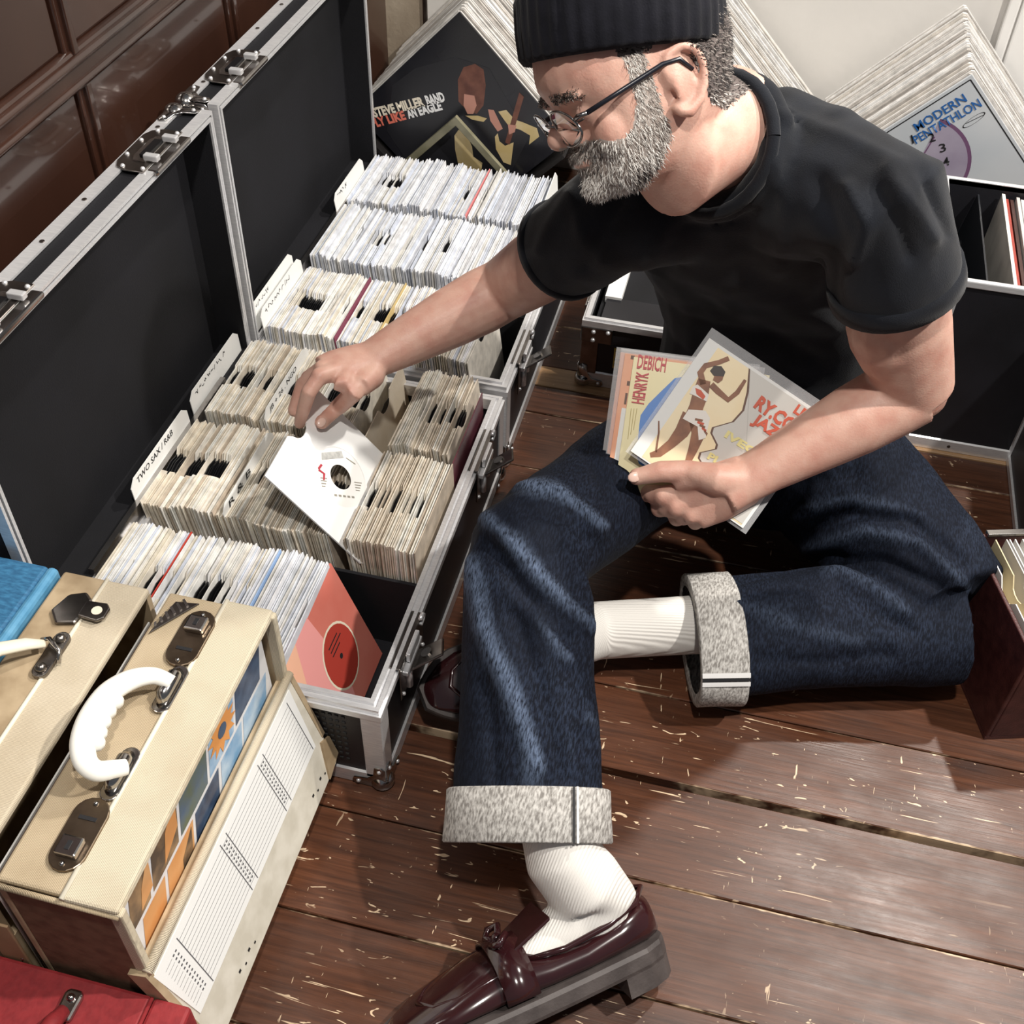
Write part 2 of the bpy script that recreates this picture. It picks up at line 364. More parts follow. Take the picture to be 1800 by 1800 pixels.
def flight_case(y0, y1, label, label_in):
    t = thing('flight_case', ((CX0+CX1)/2, (y0+y1)/2, 0), label, 'flight case')
    H = .165
    mb = MB()   # open-topped body
    mb.box(CX0, CX1, y0, y1, .004, .016)
    mb.box(CX0, CX0+.009, y0, y1, .016, H).box(CX1-.009, CX1, y0, y1, .016, H)
    mb.box(CX0+.009, CX1-.009, y0, y0+.009, .016, H).box(CX0+.009, CX1-.009, y1-.009, y1, .016, H)
    mb.build('body', blk, t)
    MB().frame(CX0-.004, CX1+.004, y0-.004, y1+.004, [(0, H-.014), (0, H-.004), (.003, H-.004), (.003, H+.004), (.008, H+.004), (.008, H+.001), (.012, H+.001), (.012, H+.006), (.018, H+.006), (.018, H-.014)]).build('rim', alu, t)
    MB().frame(CX0-.003, CX1+.003, y0-.003, y1+.003, [(0, .001), (0, .026), (.003, .028), (.003, .016), (.02, .004), (.02, .001)]).build('bottom_edging', alu, t)
    for sx, X in ((-1, CX0), (1, CX1)):
        for sy, Y in ((-1, y0), (1, y1)):
            mb = MB(); x1_, y1_ = X-sx*.024, Y-sy*.024
            mb.box(min(X+sx*.003, x1_), max(X+sx*.003, x1_), min(Y, Y+sy*.003), max(Y, Y+sy*.003), .02, H-.012)
            mb.box(min(X, X+sx*.003), max(X, X+sx*.003), min(Y, y1_), max(Y, y1_), .02, H-.012)
            mb.build('corner_post', alu, t, bevel=.001, seg=1)
            if sx > 0 or sy < 0: ball_corner(t, (X+sx*.003, Y+sy*.003, .001), sx, sy, -1)
    for y in (y0+.118, y1-.125): latch_base(t, CX1+.004, y, H)
    # perforated front grille: rows of small dimples on the near end
    gr = MB()
    for i in range(16):
        for k in range(9):
            gr.box(CX1-.05-i*.0085, CX1-.0455-i*.0085, y0-.0012, y0+.001, .045+k*.0115, .049+k*.0115)
    gr.build('grille', rubber, t)['kind'] = 'stuff'
    # row dividers
    for y in (y0+.2215, y0+.4245): MB().box(CX0+.010, CX1-.010, y-.0025, y+.0025, .016, .150).build('divider', blkin, t)
    # ---- lid, standing open against the panelling
    lx0, lx1, z0, z1 = -.800, -.744, .176, .580
    lid = MB().box(lx0, lx0+.008, y0, y1, z0, z1)
    lid.box(lx0, lx1, y0, y1, z1-.008, z1-.001).box(lx0, lx1, y0, y1, z0, z0+.008).box(lx0, lx1, y0, y0+.008, z0, z1).box(lx0, lx1, y1-.008, y1, z0, z1)
    lid = lid.build('lid', blkin, t)
    W_ = lambda a, b, c: (c, a, b)
    MB().frame(y0-.004, y1+.004, z0-.004, z1+.004, [(0, lx1-.013), (0, lx1+.002), (.004, lx1+.002), (.004, lx1-.003), (.0065, lx1-.003), (.0065, lx1+.003), (.011, lx1+.003), (.011, lx1-.013)], W_).build('lid_rim', alu, lid)
    MB().frame(y0-.003, y1+.003, z0-.003, z1+.003, [(0, lx0-.003), (0, lx0+.015), (.003, lx0+.015), (.003, lx0), (.026, lx0), (.026, lx0-.003)], W_).build('lid_edging', alu, lid)
    sc = MB()
    for k in range(6): sc.cyl((lx0+.008, y0+.06+k*.1, z1+.003), (lx0+.008, y0+.06+k*.1, z1+.0042), .0032, n=8)
    sc.build('screw', dsteel, lid)
    for sy, Y in ((-1, y0), (1, y1)): ball_corner(lid, (lx0-.003, Y+sy*.003, z1+.003), -1, sy, 1)
    for y in (y0+.118, y1-.125): latch_lid(lid, lx1-.004, y, z1+.003)
    MB().box(CX0-.006, CX0+.002, y0+.1, y1-.1, H-.02, z0+.02).build('hinge', steel, lid)
    return t
flight_case(.746, 1.366, 'black flight case with aluminium edges nearest the camera, full of kraft sleeves', '')
flight_case(1.392, 2.012, 'black flight case with aluminium edges farther back, packed with white sleeves', '')
# ---------------------------------------------------------------- rows of seven-inch singles
def sleeve_mesh(name, mat, notch=True, s=.183, t=.0016, nr=.019, nd=.017):
    pts = [(-s/2, 0), (s/2, 0), (s/2, s)]
    if notch:
        pts += [(nr+.006, s)] + [(nr*math.cos(a), s-nd*math.sin(a)**.6) for a in [math.pi*(k+.5)/6 for k in range(6)]] + [(-nr-.006, s)]
    pts += [(-s/2, s)]
    mb = MB().prism(pts, lambda a, b, c: Vector((c, a, b)), -t/2, t/2)
    me = mb.build(name, mat).data
    bpy.data.objects.remove(bpy.data.objects[name]) if name in bpy.data.objects else None
    return me
def disc_mesh(name, r=.0875, zc=.0905, t=.0012):
    pts = [(r*math.cos(2*math.pi*k/20), zc+r*math.sin(2*math.pi*k/20)) for k in range(20)]
    mb = MB().prism(pts, lambda a, b, c: Vector((c, a, b)), -t/2, t/2)
    me = mb.build(name, vinyl).data; bpy.data.objects.remove(bpy.data.objects[name]); return me
SM = {}
for nm, mt in (('kraft', kraft), ('poly', poly), ('mix', mixs)):
    SM[nm] = [sleeve_mesh('single_sleeve', mt, True), sleeve_mesh('single_sleeve', mt, False), sleeve_mesh('single_sleeve', mt, True, .180, .0013, .022, .02)]
DM = disc_mesh('record')
def put_single(mesh, x, y, z, lean, yaw, label, group, disc=True):
    o = bpy.data.objects.new('record_sleeve', mesh); COL.objects.link(o)
    o.location = (x, y, z); o.rotation_euler = (0, lean, yaw)
    tag(o, label, 'record', group)
    if disc:
        c = bpy.data.objects.new('record', DM); COL.objects.link(c); c.parent = o
    return o
def smooth_rand(n, lo, hi, step):
    out = []; a = random.uniform(lo, hi); b = random.uniform(lo, hi); k = 0
    for i in range(n):
        if k >= step: a, b, k = b, random.uniform(lo, hi), 0
        u = k/step; out.append(a+(b-a)*u); k += 1
    return out
def row(yc, x0, x1, kind, label, group, budget, skip=(), pitch=.00345, plain=.0, zj=.004, lean=(-.16, -.02)):
    """one row of sleeves across the case; the first `budget` from the right are things, the rest is returned"""
    xs = []; x = x1
    while x > x0:
        if not any(a < x < b for a, b in skip): xs.append(x)
        x -= pitch*random.uniform(.8, 1.2)
    ln = smooth_rand(len(xs), lean[0], lean[1], 14); hz = smooth_rand(len(xs), -.003, .004, 6); yo = smooth_rand(len(xs), -.003, .003, 9)
    rest = []; cl = smooth_rand(len(xs), -.45, .45, 7)
    for i, x in enumerate(xs):
        me = SM[kind][1] if random.random() < plain+.38+cl[i] else SM[kind][0 if random.random() < .7 else 2]
        xx = x - .0 ; a = ln[i]; z = .017 + max(0, hz[i]+random.uniform(-zj, zj)*.5+.004)
        d = (me, xx - math.sin(a)*.09, yc+yo[i]+random.uniform(-.0015, .0015), z, a, random.uniform(-.012, .012))
        if i < budget: put_single(*d, label, group, me is not SM[kind][1])
        else: rest.append(d)
    return rest
def stuff(rest, name, label):
    mb = MB(); ks = [kraft, poly, mixs, vinyl]
    for me, x, y, z, a, yw in rest:
        T = Matrix.Translation((x, y, z)) @ Matrix.Rotation(yw, 4, 'Z') @ Matrix.Rotation(a, 4, 'Y')
        mb.mat(ks.index(me.materials[0])).add([T @ v.co for v in me.vertices], [list(p.vertices) for p in me.polygons])
        if len(me.vertices) > 10: mb.mat(3).add([T @ v.co for v in DM.vertices], [list(p.vertices) for p in DM.polygons])
    o = mb.build(name, ks); tag(o, label, 'records', kind='stuff'); return o
Y1, Y2, Y3 = .8445, 1.0665, 1.2685
FY = .646
rest = []
rest += row(Y1, -.722, -.520, 'mix', 'kraft or white single sleeve in the front row of the near flight case', 'singles in the front row of the near flight case', 58, plain=.1)
rest += row(Y1, -.520, -.437, 'poly', 'white or pale blue single sleeve beside the leaning salmon sleeve', 'pale singles beside the salmon sleeve', 30, plain=.75, pitch=.0042, zj=.006)
rest += row(Y2, -.725, -.338, 'kraft', 'cream paper single sleeve in the middle row of the near flight case', 'singles in the middle row of the near flight case', 108, skip=((-.452, -.436),))
rest += row(Y3, -.728, -.500, 'kraft', 'cream single sleeve in the near case back row, left of the reaching hand', 'singles at the left of the near case back row', 64)
rest += row(Y3, -.440, -.345, 'kraft', 'cream single sleeve in the near case back row, right of the manila sleeves', 'singles at the right of the near case back row', 28, pitch=.0036, lean=(-.12, -.04))
r1 = row(Y1+FY, -.725, -.372, 'mix', '', '', 0)
r2 = row(Y2+FY, -.728, -.360, 'poly', '', '', 0, plain=.55, zj=.009)
r3 = row(Y3+FY, -.728, -.365, 'poly', '', '', 0, plain=.5, zj=.010)
stuff(rest+r1+r2+r3, 'record_sleeves', 'white and cream single sleeves packed in three rows in the far flight case')
# two spread manila sleeves in the back row
manila = M('manila_paper', (.66, .57, .44), .8, 0, (.72, .64, .52), 20, bump=.1)
MAN = sleeve_mesh('single_sleeve', manila, True, .186, .0018, .021, .02)
for (x, a, lab) in ((-.476, -.30, 'manila paper single sleeve leaning at the left of the dark gap, beside the hand'), (-.452, -.16, 'manila paper single sleeve standing at the right of the dark gap')):
    put_single(MAN, x, Y3+.002, .020, a, .01, lab, None)
plum = M('plum_card', (.10, .025, .04), .4, 0, (.16, .05, .06), 12)
put_single(sleeve_mesh('single_sleeve', plum, False), -.336, Y3-.03, .018, -.03, .0, 'plum coloured card sleeve at the right wall of the near flight case', None, False)
# coloured odd ones that stand out
def odd(x, yc, col, lab, z=.022, a=-.09):
    m = M('sleeve_print', col, .5)
    put_single(sleeve_mesh('single_sleeve', m, False), x - math.sin(a)*.09, yc, z, a, .0, lab, None, False)
odd(-.634, Y1, (.55, .06, .04), 'bright red single sleeve in the front row of the near flight case')
odd(-.507, Y1, (.36, .52, .80), 'pale blue single sleeve in the front row of the near flight case')
odd(-.495, Y3+FY, (.80, .28, .28), 'pink single sleeve in the back row of the far flight case', .024)
odd(-.55, Y3+FY, (.20, .38, .68), 'blue edged single sleeve in the back row of the far flight case', .023)
odd(-.60, Y1+FY, (.22, .05, .09), 'dark maroon single sleeve in the front row of the far flight case', .022)
odd(-.535, Y1+FY, (.60, .45, .20), 'ochre single sleeve in the front row of the far flight case', .022)
# index cards with handwriting
def scrawl(f, a, b, w, par):
    """handwriting too small to read: pen strokes"""
    mb = MB(); x = 0; r_ = random.Random(int(a*1e5)+int(w*1e5))
    while x < w:
        n = r_.randint(2, 4); p = [Vector((a+x+i*.0022, b+r_.uniform(0, .009))) for i in range(n+1)]
        for q0, q1 in zip(p, p[1:]):
            d = (q1-q0).normalized(); e = Vector((-d.y, d.x))*.0006
            mb.flat([q0-e, q1-e, q1+e, q0+e], f, .0004)
        x += n*.0022+r_.choice((.0015, .0025, .006))
    mb.build('lettering', ink, par, fix=False)
def index_card(x, yc, z, w, h, txt, lab, lean=-.12, t=.0012, tw=None):
    T = Matrix.Rotation(lean, 3, 'Y'); u = Vector((0, 1, 0)); v = T @ Vector((0, 0, 1)); o = Vector((x, yc-w/2, z))
    f = Fr(o, u, v)
    c = MB().prism([(0, 0), (w, 0), (w, h), (w*.93, h+.010), (w*.07, h+.010), (0, h)], f, -t, 0).build('index_card', white)
    tag(c, lab, 'index card')
    if txt is None: scrawl(f, w*.10, h-.004, tw or w*.6, c); return
    text(txt, f, w*.10, h-.0045, (tw or w*.62), .0095, ink, c, .0004, bold=.008, shear=.15)
index_card(-.737, Y2, .020, .176, .197, 'TWO SAX / R&B', 'handwritten white index card at the left wall of the near case middle row', -.06)
index_card(-.742, Y3-.004, .020, .176, .196, None, 'faintly written white index card at the left wall of the near case back row', -.06)
index_card(-.604, Y3-.006, .020, .176, .192, 'JB + 26 . NGO', 'white index card with handwriting beside the fingers of the reaching hand', -.16)
index_card(-.588, Y2-.002, .020, .176, .187, 'R & B', 'cream index card with handwriting under the white sleeve', -.14, tw=.075)
index_card(-.733, Y1+FY, .020, .178, .205, None, 'white index card in the front left corner of the far flight case', -.08, tw=.05)
index_card(-.715, Y1+FY+.002, .020, .178, .197, None, 'second handwritten white index card from the left in the far case front row', -.10)
index_card(-.722, Y3+FY-.05, .020, .16, .200, None, 'white index card at the left end of the back row, far flight case', -.12, tw=.05)
# the big white card at the right end of the far case
f = Fr((-.352, 1.83, .02), (0, 1, 0), (-.08, 0, 1))
c = MB().prism([(0, 0), (.18, 0), (.18, .19), (.165, .205), (.06, .195), (0, .17)], f, -.0015, 0).build('index_card', white); tag(c, 'large blank white divider card at the right end of the far flight case', 'index card')
# ---------------------------------------------------------------- salmon sleeve leaning at the front right
salm = M('salmon_card', (.62, .16, .12), .45, 0, (.68, .22, .17), 10)
pink = M('pink_card', (.86, .36, .34), .5); peach = M('peach_card', (.90, .50, .34), .5)
redl = M('red_record_label', (.42, .05, .035), .4); crm = M('cream_print', (.82, .74, .58), .5)
th = -.34
f = Fr((-.385, .755, .020), (0, 1, 0), (math.sin(th), 0, math.cos(th)))
s = .184
sa = MB().prism([(0, 0), (s, 0), (s, s), (0, s)], f, -.003, 0).build('record_sleeve', salm)
tag(sa, 'salmon red single sleeve leaning at the front right of the near flight case', 'record')
a = MB(); a.mat(0).flat([(0, 0), (.055, 0), (.03, .06), (.025, .12), (.05, s), (0, s)], f, .0004)
a.mat(1).flat([(.055, 0), (.085, .0), (.10, .05), (.098, .12), (.09, s), (.05, s), (.025, .12), (.03, .06)], f, .0004)
cc = (.108, .085)
ring = [(cc[0]+.0435*math.cos(q), cc[1]+.050*math.sin(q)) for q in [2*math.pi*k/28 for k in range(28)]]
a.mat(2).flat(ring, f, .0006)
a.mat(3).flat([(cc[0]+(x-cc[0])*.93, cc[1]+(y-cc[1])*.93) for x, y in ring], f, .0008)
a.mat(4).flat([(cc[0]+.004*math.cos(q), cc[1]+.004*math.sin(q)) for q in [2*math.pi*k/12 for k in range(12)]], f, .001)
for k, (dx, w) in enumerate(((-.014, .03), (-.008, .036), (-.002, .026))):
    a.flat([(cc[0]-.015, cc[1]+.028-k*.007), (cc[0]-.015+w, cc[1]+.028-k*.007), (cc[0]-.015+w, cc[1]+.030-k*.007), (cc[0]-.015, cc[1]+.030-k*.007)], f, .001)
a.build('printed_artwork', [peach, pink, crm, redl, ink], sa)
# ---------------------------------------------------------------- white sleeve being pulled out
whitep = M('bright_white_paper', (.88, .88, .87), .6, bump=.03, bscale=60)
labelm = M('white_record_label', (.80, .79, .76), .5, 0, (.86, .85, .83), 12)
greyp = M('grey_print', (.32, .32, .31), .6, 0, (.5, .5, .48), 120); redp = M('red_print', (.40, .03, .05), .6)
B0 = Vector((-.418, .977, .157)); U = Vector((0, 1, .012)).normalized(); V = Vector((-.122, -.003, .138))
f = Fr(B0, U, V)
s = .186
def sleeve_outline(s, nr=.020, nd=.020, c0=None):
    c0 = s*.57 if c0 is None else c0
    return [(0, .004), (.004, 0), (s, 0), (s, s), (c0+nr+.006, s)] + [(c0+nr*math.cos(q), s-nd*math.sin(q)**.6) for q in [math.pi*(k+.5)/8 for k in range(8)]] + [(c0-nr-.006, s), (0, s)]
def ringface(mb, outer, cx, cy, r, fr, c, n=36):
    """outline polygon with a round hole: bridge outline to the hole by angle"""
    hole = [(cx+r*math.cos(2*math.pi*k/n), cy+r*math.sin(2*math.pi*k/n)) for k in range(n)]
    bm = bmesh.new()
    vo = [bm.verts.new(fr(a, b, c)) for a, b in outer]; vh = [bm.verts.new(fr(a, b, c)) for a, b in hole]
    eo = [bm.edges.new((vo[i], vo[(i+1) % len(vo)])) for i in range(len(vo))]; eh = [bm.edges.new((vh[i], vh[(i+1) % n])) for i in range(n)]
    bmesh.ops.triangle_fill(bm, use_beauty=True, edges=eo+eh, normal=fr.n)
    bm.verts.index_update()
    mb.add([v.co.copy() for v in bm.verts], [[v.index for v in q.verts] for q in bm.faces]); bm.free()
mb = MB(); cx, cy = s/2, s/2-.004
ringface(mb, sleeve_outline(s), cx, cy, .045, f, .0008); ringface(mb, sleeve_outline(s), cx, cy, .045, f, -.0016)
o_ = sleeve_outline(s); mb.add([f(a, b, c) for c in (-.0016, .0008) for a, b in o_], [(i, (i+1) % len(o_), len(o_)+(i+1) % len(o_), len(o_)+i) for i in range(len(o_))])
ws = mb.build('record_sleeve', whitep); tag(ws, 'plain white single sleeve with pale record label, held by the reaching hand', 'record')
mb = MB(); circ = lambda r, n=40: [(cx+r*math.cos(2*math.pi*k/n), cy+r*math.sin(2*math.pi*k/n)) for k in range(n)]
ringface(mb, circ(.046), cx, cy, .0185, f, .0003)
rec = mb.build('record_label', labelm, ws)
mb = MB(); ringface(mb, circ(.0185, 30), cx, cy, .0184, f, .0002); 
pr = MB(); pr.mat(0)
g = Fr(f(cx, cy, .0006), U*math.cos(.9)+f.v*math.sin(.9)*-1, U*math.sin(.9)+f.v*math.cos(.9))
pr.flat([(-.030, .022), (.012, .030), (.010, .040), (-.028, .033)], g, 0)
pr.mat(1).flat([(-.038, .006), (-.030, .014), (-.033, .016), (-.040, .009)], g, .0001).flat([(-.038, .008), (-.028, .002), (-.031, -.008), (-.034, -.008), (-.032, .001), (-.040, .005)], g, .0001)
pr.mat(2)
for k in range(5):
    pr.flat([(-.018+k*.008, -.030), (-.013+k*.008, -.030), (-.013+k*.008, -.027), (-.018+k*.008, -.027)], g, 0)
for k in range(4):
    for q0, w in ((-.038, .012), (.024, .014)):
        pr.flat([(q0, -.006-k*.004), (q0+w*(1-.15*k), -.006-k*.004), (q0+w*(1-.15*k), -.0045-k*.004), (q0, -.0045-k*.004)], g, 0)
pr.flat([(.016, .030), (.032, .022), (.033, .0235), (.017, .0315)], g, 0)
pr.build('print', [greyp, redp, M('grey_ink', (.28, .26, .22), .6)], rec)
# ================================================================= long-playing records in diamond racks
lpm = ramp_mat('lp_plastic_outer', [(.66, .64, .61), (.78, .77, .75), (.52, .49, .46), (.72, .70, .67), (.60, .56, .51), (.82, .81, .80), (.44, .41, .38)], .3, .3, .5)
HS = .315
def lp_mesh(mat, t=.0042, s=HS):
    h = s/2; c = .004
    pts = [(-h+c, -h), (h-c, -h), (h, -h+c), (h, h-c), (h-c, h), (-h+c, h), (-h, h-c), (-h, -h+c)]
    k = math.sqrt(.5)
    me = MB().prism(pts, lambda a, b, cc: Vector(((a-b)*k, cc, (a+b)*k)), 0, t).build('lp', mat).data
    bpy.data.objects.remove(bpy.data.objects['lp']); return me
LPM = lp_mesh(lpm)
ZC = .0305 + HS/math.sqrt(2)
def lp_stack(cx, y0, y1, label, group, n):
    for i in range(n):
        o = bpy.data.objects.new('lp_record', LPM); COL.objects.link(o)
        e = random.uniform(-.0025, .0025); g = random.uniform(0, .003)
        o.location = (cx+e+g*.0, y0+(y1-y0)*i/n, ZC+abs(e)+g); tag(o, label, 'record', group)
lp_stack(-.583, 2.081, 2.405, 'plastic-sleeved LP in the diamond stack behind the black guitarist cover', 'LPs behind the black guitarist cover', 50)
lp_stack(-.120, 2.081, 2.415, 'plastic-sleeved LP in the diamond stack hidden behind the man', 'LPs in the stack behind the man', 50)
lp_stack(.343, 2.081, 2.405, 'plastic-sleeved LP in the diamond stack behind the pale blue-lettered cover', 'LPs behind the pale blue-lettered cover', 50)
ply = M('plywood', (.42, .30, .18), .6, 0, (.34, .23, .13), 8, (1, 1, 8))
plyd = M('black_stained_plywood', (.012, .010, .010), .6)
rk = thing('record_rack', (-.12, 2.24, 0), 'low black wooden rack with V-shaped troughs holding the LP stacks', 'rack')
for cx in (-.583, -.120, .343):
    for sgn in (-1, 1):
        T = Matrix.Translation((cx, 2.06, .018)) @ Matrix.Rotation(math.radians(45*sgn), 4, 'Y')
        MB().box(*((-.006, .30) if sgn < 0 else (-.30, .006)), 0, .36, -.010, -.002, T).build('trough_board', plyd, rk)
    MB().box(cx-.02, cx+.02, 2.06, 2.42, 0, .012).build('foot', ply, rk)
# front cover 1: black with pale lettering
cover = M('black_gloss_cover', (.010, .010, .013), .22, 0, (.017, .017, .022), 5)
tanp = M('tan_print', (.55, .42, .19), .4, 0, (.62, .50, .28), 30); brnp = M('brown_print', (.10, .032, .022), .4, 0, (.18, .07, .045), 40)
skinp = M('rose_print', (.52, .25, .19), .4); creamt = M('cream_lettering', (.88, .80, .66), .4); whitet = M('white_lettering', (.9, .9, .9), .4); redt = M('red_lettering', (.80, .20, .14), .4)
dgrey = M('charcoal_print', (.016, .016, .020), .35)
t1 = MB(); k = math.sqrt(.5); h = HS/2
cf = lambda cx, y: Fr((cx, y, ZC), (1, 0, 0), (0, 0, 1))
f = cf(-.583, 2.076)   # local a = X, b = Z, normal towards -Y
dia = [(0, -HS*k), (HS*k, 0), (0, HS*k), (-HS*k, 0)]
lp1 = MB().prism(dia, f, -.004, 0).build('lp_record', cover); tag(lp1, 'black LP cover with a guitarist and pale slanted lettering, front of its stack', 'record')
def L(px, py, fr=f):   # photo measurement on the cover plane -> cover coordinates
    q = PY(px, py, fr.o.y); return (q.x-fr.o.x, q.z-fr.o.z)
a = MB()
P_ = lambda pts: [L(*p) for p in pts]
a.mat(4).flat(P_([(690, 150), (730, 120), (800, 100), (860, 120), (900, 190), (930, 240), (900, 300), (800, 300), (720, 290), (680, 230)]), f, .0003)
a.mat(1).flat(P_([(805, 140), (815, 118), (835, 112), (850, 122), (854, 150), (850, 185), (838, 200), (822, 195), (806, 178)]), f, .0005)
a.mat(2).flat(P_([(816, 165), (834, 168), (838, 185), (832, 200), (822, 200), (815, 185)]), f, .0007)
a.mat(0).flat(P_([(818, 203), (840, 203), (856, 208), (850, 214), (830, 210)]), f, .0006).flat(P_([(876, 196), (890, 193), (905, 210), (920, 215), (944, 225), (948, 240), (930, 254), (932, 238), (915, 228), (895, 222), (886, 210)]), f, .0006)
a.flat(P_([(799, 238), (806, 228), (818, 230), (830, 258), (832, 275), (848, 286), (845, 308), (820, 308), (806, 290), (800, 262)]), f, .0006)
a.flat(P_([(870, 240), (875, 234), (878, 248), (888, 256), (903, 250), (898, 290), (885, 285), (872, 262)]), f, .0006)
a.mat(1).flat(P_([(888, 250), (896, 254), (921, 170), (913, 162)]), f, .0009).mat(2).flat(P_([(858, 192), (868, 193), (884, 226), (875, 231), (862, 212)]), f, .0007).flat(P_([(893, 218), (908, 220), (905, 232), (895, 236)]), f, .0010)
a.build('printed_artwork', [tanp, brnp, skinp, cover, dgrey], lp1)
def tline(s, p0, p1, hpx, mats, fr, par):
    q0, q1 = Vector(L(*p0, fr)), Vector(L(*p1, fr)); d = q1-q0; n = len(s); x = 0
    g = Fr(fr(q0.x, q0.y, .0005), fr.u*d.x+fr.v*d.y, fr.v); hh = abs(L(p0[0], p0[1]-hpx, fr)[1]-q0.y)
    wds = s.split(' '); tot = sum(len(w) for w in wds)+.5*(len(wds)-1)
    for w, m in zip(wds, mats):
        ww = len(w)/tot*d.length; text(w, g, x, 0, ww, hh, m, par, .0004, bold=.05); x += ww+.5/tot*d.length
tline('STEVE MILLER BAND', (659, 207), (784, 178), 17, (creamt, creamt, whitet), f, lp1)
tline('FLY LIKE AN EAGLE', (657, 225), (779, 193), 16, (redt, redt, whitet, whitet), f, lp1)
# olive frame standing on its corner in front of it
olive = M('olive_painted_wood', (.15, .14, .085), .35, 0, (.24, .225, .15), 25)
fo = tag(MB().frame(-.09, .09, -.09, .09, [(0, -.004), (0, .006), (.014, .006), (.014, -.004)], lambda A, B_, c: tuple(Vector((-.584+(A-B_)*k, 2.052-c, .158+(A+B_)*k)))).build('picture_frame', olive, bevel=.001), 'thin olive square frame on its corner before the black LP cover', 'frame')
# front cover 2: pale with blue lettering and a clock
pale = M('pale_grey_cover', (.62, .64, .66), .35, 0, (.50, .54, .58), 4); blue = M('blue_lettering', (.02, .12, .38), .4); mauve = M('mauve_print', (.30, .26, .35), .4, 0, (.40, .36, .45), 12); mauvd = M('plum_print', (.16, .08, .16), .4)
g2 = cf(.343, 2.074)
lp2 = MB().prism(dia, g2, -.005, 0).build('lp_record', pale); tag(lp2, 'pale LP cover with blue lettering and a mauve clock, front of its stack', 'record')
L2 = lambda px, py: L(px, py, g2)
a = MB(); in_ = .006
for e0, e1 in (((-(HS-in_*2)*k, 0), (0, (HS-in_*2)*k)), ((0, (HS-in_*2)*k), ((HS-in_*2)*k, 0))):
    d = Vector((e1[0]-e0[0], e1[1]-e0[1])).normalized(); nn = Vector((-d.y, d.x))*.0011
    a.mat(0).flat([(e0[0]-nn.x, e0[1]-nn.y), (e1[0]-nn.x, e1[1]-nn.y), (e1[0]+nn.x, e1[1]+nn.y), (e0[0]+nn.x, e0[1]+nn.y)], g2, .0004)
c0 = Vector(L2(1612, 290)); R = .094
pts = [(c0.x+R*math.cos(q), c0.y+R*math.sin(q)) for q in [-1.2+2.6*i/24 for i in range(25)]]+[(c0.x, c0.y)]
a.mat(2).flat(pts, g2, .0003); pts = [(c0.x+(R*.93)*(x-c0.x)/R, c0.y+(R*.93)*(y-c0.y)/R) for x, y in pts]
a.mat(1).flat(pts, g2, .0005)
p0, p1 = Vector(L2(1612, 290)), Vector(L2(1643, 240)); d = (p1-p0).normalized(); nn = Vector((-d.y, d.x))*.0012
a.mat(2).flat([p0-nn, p1-nn, p1+nn, p0+nn], g2, .0008)
a.mat(3).flat([L2(*p) for p in ((1610, 300), (1625, 290), (1640, 282), (1660, 292), (1650, 306), (1625, 318))], g2, .0009)
ov = [L2(1712+22*math.cos(q)*.9+math.sin(q)*4, 211-9*math.sin(q)-math.cos(q)*11) for q in [2*math.pi*i/24 for i in range(24)]]
n_ = len(ov); cx_ = Vector((sum(p[0] for p in ov)/n_, sum(p[1] for p in ov)/n_))
inn = [tuple(cx_+(Vector(p)-cx_)*.9) for p in ov]
a.mat(0).add([g2(*p, .0004) for p in ov]+[g2(*p, .0004) for p in inn], [(i, (i+1) % n_, n_+(i+1) % n_, n_+i) for i in range(n_)])
p0, p1 = Vector(L2(1697, 218)), Vector(L2(1730, 202)); a.flat([p0, p1, p1+Vector((0, .0015)), p0+Vector((0, .0015))], g2, .0004)
a.build('printed_artwork', [ink, mauve, mauvd, crm], lp2)
def tl2(s, p0, p1, hh, m):
    q0, q1 = Vector(L2(*p0)), Vector(L2(*p1)); d = q1-q0
    text(s, Fr(g2(q0.x, q0.y, .001), g2.u*d.x+g2.v*d.y, g2.v), 0, 0, d.length, hh, m, lp2, .0005, bold=.012)
tl2('MODERN', (1613, 231), (1701, 177), .0175, blue); tl2('PENTATHLON', (1611, 253), (1727, 186), .0175, blue)
for ch, p in (('1', (1604, 252)), ('2', (1634, 250)), ('3', (1653, 268)), ('4', (1659, 292))):
    q = L2(*p); text(ch, Fr(g2(q[0], q[1], .001), g2.u+g2.v*.5, g2.v), 0, 0, .003 if ch == '1' else .011, .017, ink, lp2, .0005, bold=.01)
# ================================================================= silver case behind the man
sc = thing('silver_record_case', (-.10, 1.80, 0), 'small silver record case with riveted corners behind the man', 'case')
x0, x1, y0, y1, H = -.237, .06, 1.648, 1.96, .14
mb = MB().box(x0, x1, y0, y1, .004, .012)
mb.box(x0, x0+.006, y0, y1, .012, H).box(x1-.006, x1, y0, y1, .012, H).box(x0+.006, x1-.006, y0, y0+.006, .012, H).box(x0+.006, x1-.006, y1-.006, y1, .012, H)
mb.build('body', blk, sc)
MB().frame(x0-.004, x1+.004, y0-.004, y1+.004, [(0, H-.010), (0, H+.002), (.004, H+.002), (.004, H+.006), (.012, H+.006), (.012, H-.010)]).build('rim', alu, sc)
MB().frame(x0-.003, x1+.003, y0-.003, y1+.003, [(0, .001), (0, .030), (.003, .032), (.003, .018), (.02, .004), (.02, .001)]).build('bottom_edging', alu, sc)
MB().box(x0-.003, x0+.028, y0-.003, y0, .028, H-.01).box(x0-.003, x0, y0, y0+.028, .028, H-.01).build('corner_post', dsteel, sc, bevel=.001)
MB().box(x0-.004, x0+.052, y0-.0055, y0-.002, H-.042, H-.010).box(x0-.0055, x0-.002, y0, y0+.05, H-.042, H-.010).build('corner_plate', dsteel, sc, bevel=.002)
